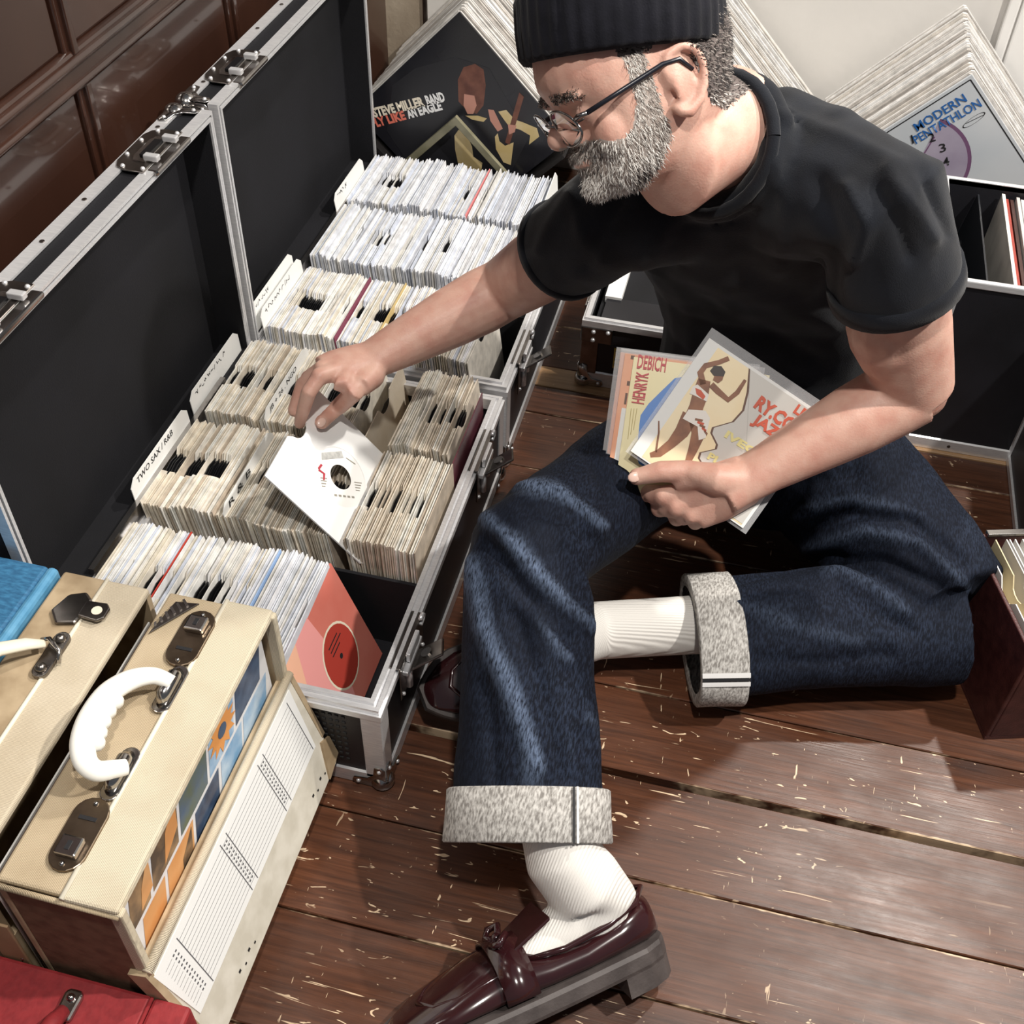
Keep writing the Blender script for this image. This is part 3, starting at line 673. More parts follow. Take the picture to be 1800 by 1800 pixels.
for a_, b_ in ((.018, .018), (.044, .016), (.018, .036)): MB().ball((x0+a_, y0-.006, H-b_), .0042, nu=10, nv=6).build('rivet', alu, sc, smooth=True)
ball_corner(sc, (x0-.003, y0-.003, .001), -1, -1, -1)
MB().box(x0+.05, x1-.05, y0-.002, y0, .036, H-.045).build('front_panel', blk, sc)
MB().box(x0-.006, x0-.003, 1.70, 1.79, .06, H+.004).box(x0-.012, x0-.005, 1.715, 1.775, .08, .125).build('latch', steel, sc, bevel=.002)
yel = M('yellow_print', (.62, .46, .10), .5)
st = MB().box(x0+.058, x0+.098, y0-.0028, y0-.0018, .048, .092).build('sticker', yel, sc)
text('THE', Fr((x0+.060, y0-.0030, .078), (1, 0, 0), (0, 0, 1)), 0, 0, .030, .008, ink, st, .0003, bold=.01)
for zz, w in ((.066, .032), (.055, .026)): MB().box(x0+.060, x0+.060+w, y0-.0033, y0-.0026, zz, zz+.004).build('print', ink, st)
bs = tag(MB().box(x0+.024, x0+.20, y0+.012, 1.75, .120, .126).build('record_sleeve', cover), 'black single sleeve with yellow marks lying in the silver case', 'record')
MB().flat([(0, 0), (.012, .004), (.018, .016), (.013, .012), (.010, .018), (.006, .008)], Fr((x0+.062, y0+.018, .1262), (1, 0, 0), (0, 1, 0)), .0004).build('print', yel, bs)
tag(MB().box(x0+.020, x0+.050, 1.745, 1.93, .1175, .131).build('record_sleeve', white), 'white single sleeve standing in the silver case behind the man', 'record')
MB().box(x0+.014, x1-.014, y0+.010, 1.945, .0125, .117).build('lining', blkin, sc)
# ================================================================= tall LP case at the right
lc = thing('lp_case', (.43, 1.80, 0), 'tall black LP case with rounded aluminium rim at the right edge', 'case')
x0, x1, y0, y1, H = .334, .522, 1.632, 1.965, .338
mb = MB().box(x0, x1, y0, y1, .003, .012)
mb.box(x0, x0+.006, y0, y1, .012, H).box(x1-.006, x1, y0, y1, .012, H).box(x0+.006, x1-.006, y0, y0+.006, .012, H).box(x0+.006, x1-.006, y1-.006, y1, .012, H)
mb.build('body', blk, lc)
MB().frame(x0-.003, x1+.003, y0-.003, y1+.003, [(0, H-.010), (0, H+.001), (.002, H+.003), (.008, H+.003), (.009, H+.001), (.009, H-.010)]).build('rim', alu, lc, bevel=.0015)
MB().frame(x0-.003, x1+.003, y0-.003, y1+.003, [(0, .001), (0, .022), (.003, .024), (.003, .004), (.012, .003), (.012, .001)]).build('bottom_edging', alu, lc)
MB().cyl((x0+.09, y0-.0035, .012), (x0+.09, y0-.0025, .012), .003, n=8).build('screw', dsteel, lc)
MB().box(x0-.003, x0+.02, y0-.003, y0, .02, H-.008).box(x0-.003, x0, y0, y0+.02, .02, H-.008).build('corner_post', alu, lc, bevel=.001)
lid = MB().box(.528, .546, 1.285, 1.640, .004, H).build('lid', M('grey_lining', (.035, .033, .035), .6, 0, (.05, .047, .048), 6), lc)
MB().frame(1.283, 1.642, .002, H+.002, [(0, .524), (0, .550), (.004, .550), (.004, .530), (.011, .530), (.011, .524)], lambda a, b, c: (c, a, b)).build('lid_edging', alu, lid)
def slab(name, x, t, ya, yb, za, zb, mat, label, lean=0, group=None):
    T = Matrix.Translation((x, 0, za)) @ Matrix.Rotation(lean, 4, 'Y')
    o = MB().box(0, t, ya, yb, 0, zb-za, T).build(name, mat); tag(o, label, 'record', group); return o
blu = slab('lp_record', .352, .003, 1.645, 1.955, .014, .322, M('black_lp_cover', (.012, .014, .018), .4), 'black LP cover with grey lettering leaning in the tall LP case', .14)
T = Matrix.Rotation(.14, 3, 'Y'); ff = Fr(Vector((.352, 1.93, .014)), (0, -1, 0), T @ Vector((0, 0, 1)))
text('IVI', ff, .02, .19, .11, .05, M('grey_lettering', (.10, .10, .11), .4), blu, .0006, bold=.01)
cols = [((.72, .68, .62), 'cream'), ((.35, .05, .035), 'red'), ((.06, .025, .02), 'dark brown'), ((.60, .57, .55), 'grey'), ((.78, .75, .73), 'white'), ((.55, .50, .47), 'taupe'), ((.66, .62, .60), 'pale grey')]
x = .424
for c_, nm in cols:
    slab('lp_record', x, .0055, 1.646, 1.952, .014, .318+random.uniform(0, .012), M('lp_edge_'+nm.replace(' ', '_'), c_, .5, 0, tuple(v*.8 for v in c_), 25), nm+' LP sleeve standing in the tall LP case at the right', .03); x += .0085
# ================================================================= maroon singles box at the right
mar = M('maroon_leatherette', (.045, .012, .012), .4, 0, (.075, .022, .02), 60, bump=.2, bscale=400); pla = M('dark_lining', (.012, .010, .012), .6)
mxb = thing('singles_box', (.50, 1.15, 0), 'dark maroon box of singles standing at the right edge', 'box')
bf = Fr((.456, 1.022, 0), (.955, .296, 0), (-.296, .955, 0))   # a: width, b: depth, c: up
W2, L2_, H2 = .24, .215, .186
def bb(a0, a1, b0, b1, c0, c1):
    return MB().add([bf(a, b, c) for c in (c0, c1) for b in (b0, b1) for a in (a0, a1)], [(0, 2, 3, 1), (4, 5, 7, 6), (0, 1, 5, 4), (2, 6, 7, 3), (0, 4, 6, 2), (1, 3, 7, 5)])
bb(0, W2, 0, L2_, 0, .006).build('base', mar, mxb)
for nm, ar in (('side', (0, .006, 0, L2_)), ('side', (W2-.006, W2, 0, L2_)), ('end', (.006, W2-.006, 0, .006)), ('end', (.006, W2-.006, L2_-.006, L2_))):
    bb(*ar, .006, H2).build(nm, mar, mxb, bevel=.0015)
bb(.02, W2-.01, L2_-.008, L2_+.002, H2+.001, H2+.006).build('edge_trim', steel, mxb, bevel=.001)
for i in range(14):
    xx = .010+i*.0125+random.uniform(-.002, .002); ln = -.05+.04*math.sin(i)
    fm = Fr(bf(xx, .103, .008), -bf.u, bf.v)
    me = sleeve_mesh('single_sleeve', M('box_sleeve', random.choice([(.78, .76, .72), (.70, .68, .66), (.80, .77, .68), (.62, .60, .58), (.72, .60, .36)]), .5), i % 4 != 3)
    o = bpy.data.objects.new('record_sleeve', me); COL.objects.link(o); o.location = bf(xx, .1065, .008); o.rotation_euler = (0, ln+.05, math.atan2(bf.v.y, bf.v.x)-math.pi/2)
    tag(o, 'pale single sleeve with thumb notch in the maroon box at the right', 'record', 'singles in the maroon box')
# ================================================================= suitcases at the near left
def cloth(name, c1, c2, nscale, st, bump=.35, rib=None):
    """book-cloth: mottled colour, and fine woven ribs along X or Y where the cloth has them"""
    if rib is None: return M(name, c1, .7, 0, c2, nscale, st, .38, .66, bump=bump, bscale=nscale, bstretch=st)
    m = M(name, c1, .75, 0, c2, 16, (1, 1, 1), .40, .78, det=6); N, L_ = NT(m); b = N['Principled BSDF']; src = b.inputs['Base Color'].links[0].from_socket
    tc = N.new('ShaderNodeTexCoord'); w = N.new('ShaderNodeTexWave'); w.bands_direction = rib; w.inputs['Scale'].default_value = 205; w.inputs['Distortion'].default_value = 3.2; w.inputs['Detail'].default_value = 3; w.inputs['Detail Scale'].default_value = .5
    L_.new(tc.outputs['Object'], w.inputs['Vector'])
    mr = N.new('ShaderNodeMapRange'); mr.inputs[3].default_value = .78; mr.inputs[4].default_value = 1.08; L_.new(w.outputs[1], mr.inputs[0])
    mx = N.new('ShaderNodeMix'); mx.data_type = 'RGBA'; mx.blend_type = 'MULTIPLY'; mx.inputs[0].default_value = 1; L_.new(src, mx.inputs[6]); L_.new(mr.outputs[0], mx.inputs[7]); L_.new(mx.outputs[2], b.inputs['Base Color'])
    bp = N.new('ShaderNodeBump'); bp.inputs['Strength'].default_value = bump; bp.inputs['Distance'].default_value = .001; L_.new(w.outputs[1], bp.inputs['Height']); L_.new(bp.outputs[0], b.inputs['Normal'])
    return m
tan_rib = cloth('tan_ribbed_cloth', (.56, .45, .30), (.42, .32, .20), 190, (1, .12, 1), .4, 'X')
tan_mot = cloth('tan_mottled_cloth', (.47, .36, .23), (.30, .215, .125), 24, (1, 1, 1))
cream_rib = cloth('cream_ribbed_cloth', (.68, .60, .45), (.58, .49, .35), 190, (1, .12, 1), .4, 'X')
cream_rib2 = cloth('cream_cross_ribbed_cloth', (.66, .57, .43), (.54, .45, .32), 190, (.12, 1, 1), .4, 'Y')
brown_end = cloth('brown_cloth', (.17, .10, .058), (.11, .062, .034), 60, (1, 1, 1), .25)
piping = M('cream_piping', (.80, .74, .60), .6)
bronze = M('aged_bronze', (.20, .15, .105), .32, 1, (.32, .25, .18), 40)
ivory = M('ivory_plastic', (.88, .86, .80), .25, spec=.5)
ZT = .335
def spline(p, r, k=5):
    """Catmull-Rom through the points, radii along"""
    q, rr = [], []
    for i in range(len(p)-1):
        a, b, c, d = p[max(i-1, 0)], p[i], p[i+1], p[min(i+2, len(p)-1)]
        for j in range(k):
            t = j/k; q.append(.5*((2*b)+(c-a)*t+(2*a-5*b+4*c-d)*t*t+(3*b-a-3*c+d)*t**3)); rr.append(r[i]+(r[i+1]-r[i])*t)
    return q+[p[-1]], rr+[r[-1]]
def plate(fr, w, l, h, mat, name, parent, n=8):
    pts = [(w/2*math.cos(q), (l-w)/2+w/2*math.sin(q)) for q in [math.pi*i/n for i in range(n+1)]] + [(w/2*math.cos(q), -(l-w)/2+w/2*math.sin(q)) for q in [math.pi+math.pi*i/n for i in range(n+1)]]
    return MB().prism(pts, fr, 0, h).build(name, mat, parent, bevel=.0012)
# --- tan suitcase with the white handle
ts = thing('record_suitcase', (-.488, .555, 0), 'tan ribbed record suitcase with white handle and opened side flap', 'suitcase')
sx = Pz(400, 1055, ZT).x
XL, XR, YA, YC_ = -.550, -.427, .372, .737
MB().box(XL, sx, YA+.004, YC_-.004, ZT-.010, ZT-.001).build('top_panel', tan_rib, ts, bevel=.003)
MB().box(sx, XR, YA, YC_, ZT-.011, ZT+.001).build('top_panel', cream_rib, ts, bevel=.003)
MB().tube([(sx, YA, ZT), (sx, YC_, ZT)], .0028, 8).build('piping', piping, ts, smooth=True)
MB().box(XL, XL+.008, YA, YC_, 0, ZT-.008).build('side_panel', tan_mot, ts, bevel=.002)
for y in (YA, YC_-.008): MB().box(XL+.008, XR-.001, y, y+.008, 0, ZT-.010).build('end_panel', brown_end if y < .5 else tan_mot, ts, bevel=.002)
MB().box(XR-.009, XR-.001, YA+.008, YC_-.008, 0, .214).build('side_panel', tan_mot, ts)
for y in (YA, YC_-.008): MB().box(XR-.010, XR+.003, y-.001, y+.009, .205, ZT-.004).build('edge_binding', cream_rib, ts, bevel=.002)
MB().box(XL+.008, XR-.009, YA+.008, YC_-.008, 0, .006).build('base', brown_end, ts)
MB().tube([(XL, YA, ZT-.006), (XR, YA, ZT-.008)], .003, 8).build('piping', tan_rib, ts, smooth=True)
# flap hanging open on its hinge, list card inside
ffl = Fr((-.424, YA-.002, .216), (0, 1, 0), (-.262, 0, .965))    # b measured downwards is negative
Lf = YC_-YA+.004
flapm = M('off_white_paper_lining', (.70, .66, .57), .7, 0, (.58, .54, .45), 35)
flap = MB().prism([(.0, -.175), (Lf-.0, -.175), (Lf, 0), (0, 0)], ffl, -.007, 0).build('flap', flapm, ts, bevel=.002)
MB().tube([ffl(0, .001, .001), ffl(Lf, .001, .001)], .0055, 8).build('hinge_cloth', cream_rib2, flap, smooth=True)
for y in (.0, Lf): MB().prism([(y-.004, -.12), (y+.004, -.12), (y+.004, 0), (y-.004, 0)], ffl, -.02, .001).build('flap_edge', tan_mot, flap)
MB().prism([(Lf-.03, -.172), (Lf+.006, -.165), (Lf+.006, -.13), (Lf-.012, -.12)], ffl, .0, .003).build('folded_gusset', tan_mot, flap)
card = MB().prism([(.012, -.113), (Lf-.022, -.113), (Lf-.014, -.012), (.002, -.012)], ffl, .0, .0012).build('list_card', white, flap)
pr = MB(); wline = .0004
for i in range(13):
    b = -.024-i*.0066
    pr.flat([(.045, b), (Lf-.03, b), (Lf-.03, b+wline), (.045, b+wline)], ffl, .0016)
for aa in (.045, .150, .165, .252, .267, .340):
    if aa < Lf-.02: pr.flat([(aa, -.110), (aa+.0009, -.110), (aa+.0009, -.018), (aa, -.018)], ffl, .0018)
for aa in (.030, .154, .256):
    for i in range(12):
        b = -.027-i*.0066
        for q in (0, .005): pr.flat([(aa+q, b), (aa+q+.0025, b), (aa+q+.0025, b+.0022), (aa+q, b+.0022)], ffl, .0018)
for i in range(12): pr.flat([(.014, -.026-i*.0066), (.028, -.026-i*.0066), (.028, -.0257-i*.0066), (.014, -.0257-i*.0066)], ffl, .0018)
pr.build('printed_lines', M('grey_ruled_ink', (.10, .10, .11), .6), card)
dots = MB()
for aa in (.075, .10, .30, .325): dots.flat([(aa, -.155), (aa+.004, -.155), (aa+.004, -.151), (aa, -.151)], ffl, .0006).flat([(aa+.012, -.160), (aa+.015, -.160), (aa+.015, -.157), (aa+.012, -.157)], ffl, .0006)
dots.build('staple_hole', ink, flap)
# fittings
def lock(c, flip):
    fr = Fr((c.x, c.y, ZT), (1, 0, 0), (0, 1, 0))
    o = plate(fr, .036, .078, .0035, bronze, 'lock', ts)
    s_ = -1 if flip else 1
    MB().prism([(-.011, s_*.006), (.011, s_*.006), (.011, s_*.026), (-.011, s_*.026)], fr, .003, .011).build('clasp', steel, o, bevel=.002)
    MB().prism([(-.0022, s_*.012), (.0022, s_*.012), (.0022, s_*.021), (-.0022, s_*.021)], fr, .0108, .0116).build('keyhole', ink, o)
    MB().prism([(-.009, -s_*.014), (.009, -s_*.014), (.009, -s_*.018), (-.009, -s_*.018)], fr, .003, .0042).build('slot', ink, o)
    for e in (-1, 1): MB().ball(fr(0, e*.032, .0035), .003, nu=8, nv=5).build('rivet', steel, o, smooth=True)
lock(Pz(336, 1124, ZT), False); lock(Pz(141, 1468, ZT), True)
for (px, py) in ((300, 1213), (212, 1362)):
    c = Pz(px, py, ZT); fr = Fr((c.x, c.y, ZT), (1, 0, 0), (0, 1, 0))
    o = plate(fr, .020, .062, .003, steel, 'handle_mount', ts)
    MB().tube([fr(0, -.020, .003), fr(0, -.012, .010), fr(0, .012, .010), fr(0, .020, .003)], [.006, .008, .008, .006], 10).build('handle_bracket', steel, o, smooth=True)
hp = [(302, 1200, .350), (270, 1188, .356), (230, 1195, .366), (190, 1220, .374), (160, 1262, .378), (146, 1305, .378), (150, 1338, .374), (170, 1355, .364), (200, 1352, .356), (222, 1348, .350)]
hq, hr = spline([Pz(*p) for p in hp], [.008, .0095, .011, .012, .0125, .0125, .012, .0105, .009, .008])
MB().tube(hq, hr, 18, flat=.75).build('handle', ivory, ts, smooth=True)
gv = MB()
for i, (px, py, z_) in enumerate(((213, 1235, .372), (200, 1252, .374), (191, 1270, .375), (184, 1290, .375), (180, 1308, .374))): gv.ball(Pz(px-10, py-2, z_), .0085, nu=10, nv=7)
gv.build('finger_grip', ivory, ts, smooth=True)
c = Pz(297, 1083, ZT); fr = Fr((c.x, c.y, ZT), (.55, .835, 0), (-.835, .55, 0))
em = MB().prism([(-.030, -.008), (.034, -.008), (.016, .012)], fr, 0, .002).build('emblem', dsteel, ts, bevel=.0006)
for i in range(6): MB().prism([(-.020+i*.008, -.004), (-.017+i*.008, -.004), (-.015+i*.008, .000+min(i, 3)*.0025), (-.018+i*.008, .000+min(i, 3)*.0025)], fr, .002, .004).build('relief', steel, em)
# records inside: photo-collage cover at the front
navy = M('navy_print', (.03, .05, .10), .3, 0, (.08, .13, .22), 40); sky = M('sky_print', (.22, .42, .66), .3, 0, (.55, .70, .85), 30); orange = M('orange_print', (.72, .30, .09), .35, 0, (.80, .45, .20), 12)
sepia = M('sepia_print', (.10, .07, .05), .35, 0, (.42, .26, .13), 35); petal = M('sunflower_print', (.85, .36, .10), .4); oliv = M('moss_print', (.14, .17, .10), .35, 0, (.10, .16, .26), 25)
whp = M('white_gloss_print', (.86, .86, .88), .25)
XF = -.436
fc = Fr((XF, YA+.014, .010), (0, 1, 0), (-.02, 0, 1))
cov = MB().prism([(0, 0), (.337, 0), (.337, .308), (0, .308)], fc, -.004, 0).build('lp_record', whp); tag(cov, 'LP cover with a collage of framed photographs in the tan suitcase', 'record')
ac = MB(); z0, z1 = .19, .305; cells = []
def q4(a0, a1, lo, hi, sh): return [(a0-sh, lo), (a1-sh, lo), (a1, hi), (a0, hi)]
def img(m_, a0, a1, lo, hi): ac.mat(m_).flat(q4(a0, a1, lo, hi, .02), fc, .0004)
img(0, .268, .335, .240, .303); img(1, .200, .262, .240, .303); img(4, .130, .194, .240, .303); img(3, .068, .124, .240, .303); img(5, .022, .062, .240, .303)
img(1, .265, .330, .170, .234); img(1, .205, .260, .170, .234); img(0, .140, .198, .170, .234); img(2, .075, .134, .170, .234); img(2, .022, .069, .170, .234)
sf = (.222, .270)
ac.mat(6).flat([(sf[0]+(.034 if i % 2 else .022)*math.cos(2*math.pi*i/24), sf[1]+(.030 if i % 2 else .019)*math.sin(2*math.pi*i/24)) for i in range(24)], fc, .0008)
ac.mat(0).flat([(sf[0]+.010*math.cos(2*math.pi*i/14), sf[1]+.009*math.sin(2*math.pi*i/14)) for i in range(14)], fc, .0011)
ac.mat(2).flat([(.075, .245), (.11, .262), (.118, .300), (.09, .280)], fc, .0007).flat([(.025, .245), (.05, .25), (.058, .295), (.035, .27)], fc, .0007)
ac.mat(3).flat([(.09, .175), (.115, .185), (.128, .23), (.10, .21)], fc, .0007)
ac.build('printed_artwork', [navy, sky, orange, sepia, oliv, sepia, petal], cov)
for i, (x, cc_, nm) in enumerate(((-.447, (.80, .79, .77), 'white'), (-.453, (.5, .42, .33), 'tan'), (-.459, (.72, .70, .68), 'pale grey'), (-.466, (.10, .06, .05), 'dark brown'))):
    tag(MB().box(x, x+.004, YA+.014, YA+.35, .008, .305+.004*(i % 2)).build('lp_record', M('lp_card_'+nm.replace(' ', '_'), cc_, .5)), nm+' LP sleeve behind the collage cover in the tan suitcase', 'record')
# --- second tan suitcase
t2 = thing('record_suitcase', (-.626, .555, 0), 'worn tan record suitcase with hasp and cream strap handle, left of the white-handled one', 'suitcase')
t2['label'] = 'worn tan record suitcase with dark hasp and cream strap handle'
XL, XR = -.679, -.574; sx = Pz(190, 1018, ZT).x
MB().box(XL, sx, YA, YC_-.006, ZT-.010, ZT).build('top_panel', tan_mot, t2, bevel=.003)
MB().box(sx, XR, YA, YC_-.006, ZT-.010, ZT).build('top_panel', cream_rib2, t2, bevel=.003)
MB().tube([(sx, YA, ZT), (sx, YC_-.006, ZT)], .0025, 8).build('piping', piping, t2, smooth=True)
MB().box(XL, XL+.007, YA, YC_-.006, 0, ZT-.010).build('side_panel', tan_mot, t2); MB().box(XR-.008, XR, YA, YC_-.006, 0, .20).build('side_panel', tan_mot, t2)
for y in (YA, YC_-.014): MB().box(XL+.007, XR-.001, y, y+.008, 0, ZT-.010).build('end_panel', tan_mot, t2)
MB().box(XL+.007, XR-.008, YA+.008, YC_-.014, 0, .006).build('base', tan_mot, t2)
c = Pz(132, 1075, ZT); fr = Fr((c.x, c.y, ZT), (1, 0, 0), (0, 1, 0))
hs = MB().prism([(-.024, -.008), (-.010, -.024), (.012, -.018), (.014, .016), (.002, .026), (-.016, .018)], fr, 0, .006).build('hasp', dsteel, t2, bevel=.003)
MB().prism([(.010, -.010), (.034, -.012), (.040, -.006), (.040, .008), (.034, .014), (.010, .012)], fr, .005, .009).build('hasp_tongue', dsteel, hs, bevel=.0015)
MB().cyl(fr(.028, .001, .009), fr(.028, .001, .0096), .006).build('hasp_hole', piping, hs)
c = Pz(92, 1155, ZT); fr = Fr((c.x, c.y, ZT), (1, 0, 0), (0, 1, 0))
o = plate(fr, .018, .062, .006, dsteel, 'handle_mount', t2)
for e in (-1, 1): MB().ball(fr(0, e*.02, .006), .0065, nu=10, nv=6).build('rivet', dsteel, o, smooth=True)
MB().tube([fr(-.016, .012, .010), fr(-.004, .010, .018), fr(.012, .0, .014), fr(.014, -.010, .006)], .0026, 8).build('handle_ring', steel, o, smooth=True)
hp = [fr(-.008, .006, .013), fr(-.022, -.004, .020), fr(-.040, -.024, .030), fr(-.058, -.060, .038), fr(-.062, -.11, .040), fr(-.055, -.16, .034), fr(-.02, -.19, .012)]
MB().tube(hp, [.005, .008, .009, .010, .010, .009, .006], 10, flat=.6).build('handle', ivory if False else piping, t2, smooth=True)
slabs = ((-.570, (.80, .78, .74), 'white'), (-.566, (.12, .08, .06), 'dark brown'), (-.5635, (.66, .62, .58), 'grey'), (-.558, (.05, .085, .13), 'slate blue'))
for i, (x, cc_, nm) in enumerate(slabs):
    tag(MB().box(x, x+(.0045 if i == 3 else .002), YA+.01, YC_-.03, .004, .305-.006*(i == 3)).build('lp_record', M('lp_card_'+nm.replace(' ', '_'), cc_, .45)), nm+' LP sleeve wedged between the two tan suitcases', 'record')
# --- blue suitcase
bluc = cloth('blue_woven_cloth', (.020, .105, .22), (.040, .18, .34), 260, (.35, 1, 1), .5); blul = cloth('light_blue_binding', (.07, .25, .43), (.12, .33, .52), 60, (1, 1, 1), .3)
b1 = thing('record_suitcase', (-.755, .55, 0), 'bright blue cloth-covered suitcase at the left edge', 'suitcase')
MB().box(-.832, -.700, .372, .733, 0, ZT).build('body', bluc, b1, bevel=.004)
MB().box(-.700, -.687, .372, .733, 0, ZT+.001).build('binding', blul, b1, bevel=.005)
# --- red case
redc = cloth('red_leatherette', (.30, .022, .026), (.24, .016, .02), 120, (1, 1, 1), .3)
r1_ = thing('record_suitcase', (-.49, .23, 0), 'red leatherette record case with chrome handle clip in the near left corner', 'suitcase')
ZR = .172
MB().box(-.600, -.425, .06, .366, 0, ZR).build('body', redc, r1_, bevel=.004)
MB().box(-.424, -.384, .06, .366, 0, ZR-.002).build('lid', redc, r1_, bevel=.004)
MB().tube([(-.4245, .06, ZR), (-.4245, .364, ZR)], .0022, 8).build('piping', redc, r1_, smooth=True)
c = Pz(122, 1772, ZR); fr = Fr((c.x, c.y, ZR), (1, 0, 0), (0, 1, 0))
o = MB().prism([(-.009, -.014), (.009, -.014), (.010, .012), (.006, .017), (-.006, .017), (-.010, .012)], fr, 0, .007).build('handle_clip', steel, r1_, bevel=.003)
MB().ball(fr(0, .007, .008), .0045, nu=10, nv=6).build('rivet', steel, o, smooth=True)
MB().tube([fr(0, -.006, .009), fr(-.002, -.022, .016), fr(-.004, -.05, .022), fr(-.004, -.12, .022), fr(0, -.16, .012)], [.007, .009, .010, .010, .008], 10).build('handle', redc, r1_, smooth=True)
MB().ball(Pz(40, 1684, ZR), .002, nu=8, nv=5).build('stud', steel, r1_, smooth=True)
tag(MB().box(-.607, -.560, .368, .371, 0, .10).box(-.592, -.562, .3675, .3705, .10, .245).build('wooden_board', M('pale_board', (.42, .28, .16), .7, 0, (.30, .19, .10), 10), bevel=.001), 'pale wooden board standing between the red case and tan suitcase', 'board')
# ================================================================= held singles
plas = M('clear_sleeve_plastic', (.9, .9, .92), .12, spec=.6, alpha=.22)
def held(cA, cB, cC, name_label, lab, mat, s_card=.172, s_out=.1835):
    """three photo corners (left, top, right) give the plane of a square sleeve"""
    A_, B_, C_ = cA, cB, cC
    u = (C_-B_).normalized(); w = (A_-B_); w = (w-u*w.dot(u)).normalized()
    f = Fr(B_ + w*s_out, u, -w)
    return f
# front one: dancer cover
fR = held(Pd(1102, 786, 1.4470), Pd(1248, 583, 1.4400), Pd(1448, 718, 1.4280), '', '', None)
ycov = M('pale_yellow_cover', (.86, .68, .38), .4, 0, (.90, .76, .50), 14); gcov = M('light_grey_cover', (.62, .60, .56), .45)
ordr = M('orange_red_lettering', (.62, .09, .035), .5); pyel = M('pale_yellow_lettering', (.78, .70, .30), .5); skinpr = M('brown_figure_print', (.20, .075, .035), .5, 0, (.32, .13, .06), 60); dkpr = M('dark_figure_print', (.03, .018, .014), .5); whpr = M('white_figure_print', (.85, .80, .74), .5); shad = M('brown_outline_print', (.13, .055, .03), .5)
S = .1765
rj = MB().prism([(.004, .002), (S, .002), (S, S), (.004, S)], fR, -.003, 0).build('record_sleeve', white); tag(rj, 'single sleeve with a dancer and orange lettering, front of the held records', 'record')
def onR(px, py):
    d = ray(px, py); t = (fR.o-CP).dot(fR.n)/d.dot(fR.n); q = CP+d*t-fR.o; return (q.dot(fR.u), q.dot(fR.v))
Q = lambda pts: [onR(*p) for p in pts]
def clip(pts, lo=.006, hi=S-.003): return [(min(max(a, lo), hi), min(max(b, lo), hi)) for a, b in pts]
a = MB()
a.mat(0).flat([(.020, .004), (S-.004, .004), (S-.004, S-.004), (.020, S-.004)], fR, .0003)
gpoly = Q([(1321, 645), (1316, 690), (1308, 722), (1290, 742), (1255, 752), (1252, 762), (1262, 782), (1260, 790), (1233, 796), (1230, 806), (1240, 822)])
a.mat(8).flat(clip([(p[0]-.0025, p[1]-.001) for p in gpoly]+[(S-.004, .004), (S-.004, S-.004), (onR(1321, 645)[0]-.002, S-.004)]), fR, .0005)
a.mat(1).flat(clip(gpoly+[(S*.45, .004), (S-.004, .004), (S-.004, S-.004), (onR(1321, 645)[0], S-.004)]), fR, .0007)
def limb(pts, w, m):
    pts = [Vector(onR(*p)) for p in pts]; a.mat(m); L_, R_ = [], []
    for i, p in enumerate(pts):
        d = (pts[min(i+1, len(pts)-1)]-pts[max(i-1, 0)]).normalized(); n = Vector((-d.y, d.x))*w[i]
        L_.append(tuple(p+n)); R_.append(tuple(p-n))
    a.flat(L_+R_[::-1], fR, .0010)
limb([(1236, 676), (1231, 655), (1240, 643), (1264, 637), (1281, 630)], [.004, .004, .0035, .003, .003], 2)
limb([(1250, 676), (1262, 688), (1280, 703), (1296, 690), (1310, 668)], [.004, .004, .0035, .003, .002], 2)
limb([(1238, 668), (1232, 690), (1224, 715), (1216, 740)], [.008, .010, .009, .011], 2)
limb([(1214, 730), (1198, 760), (1180, 780), (1158, 797), (1143, 800)], [.011, .009, .006, .005, .003], 2)
limb([(1224, 735), (1228, 762), (1218, 790), (1210, 810)], [.010, .009, .006, .004], 2)
limb([(1153, 795), (1158, 760), (1158, 740)], [.0012, .0012, .0008], 2)
a.mat(3).flat(Q([(1248, 652), (1255, 643), (1268, 644), (1275, 654), (1272, 662), (1255, 661)]), fR, .0014)
a.mat(2).flat(Q([(1257, 656), (1272, 660), (1270, 668), (1262, 674), (1253, 668)]), fR, .0012)
a.mat(4).flat(Q([(1217, 680), (1226, 676), (1246, 694), (1242, 706), (1222, 696), (1212, 692)]), fR, .0014)
a.mat(6).flat(Q([(1222, 682), (1232, 686), (1240, 697), (1236, 703), (1224, 693)]), fR, .0016)
a.mat(4).flat(Q([(1210, 720), (1240, 722), (1248, 735), (1240, 770), (1228, 774), (1226, 750), (1200, 736)]), fR, .0014)
for i in range(5): a.mat(6 if i % 2 else 2).flat(Q([(1222+i*4, 735+i*5), (1236+i*2, 738+i*6), (1234+i*2, 742+i*6), (1221+i*4, 739+i*5)]), fR, .0017)
a.build('printed_artwork', [ycov, gcov, skinpr, dkpr, whpr, ink, ordr, pyel, shad], rj)
def tR(s, p0, p1, hpx, m, bold=.045):
    q0, q1 = Vector(onR(*p0)), Vector(onR(*p1)); d = q1-q0
    text(s, Fr(fR(q0.x, q0.y, .001), fR.u*d.x+fR.v*d.y, fR.v), 0, 0, d.length, hpx*1.45/FPX, m, rj, .0008, bold=bold)
tR('LE', (1393, 725), (1412, 738), 18, ordr); tR('RY.CO', (1323, 716), (1388, 762), 26, ordr); tR('JAZZ', (1316, 747), (1374, 788), 26, ordr)
tR('IVECI', (1272, 768), (1330, 806), 14, pyel); tR('PLA', (1242, 806), (1278, 826), 13, pyel)
MB().prism([(-.001, -.002), (.184, -.002), (.184, .190), (-.001, .190)], fR, -.0045, -.0036).build('plastic_outer', plas, rj)
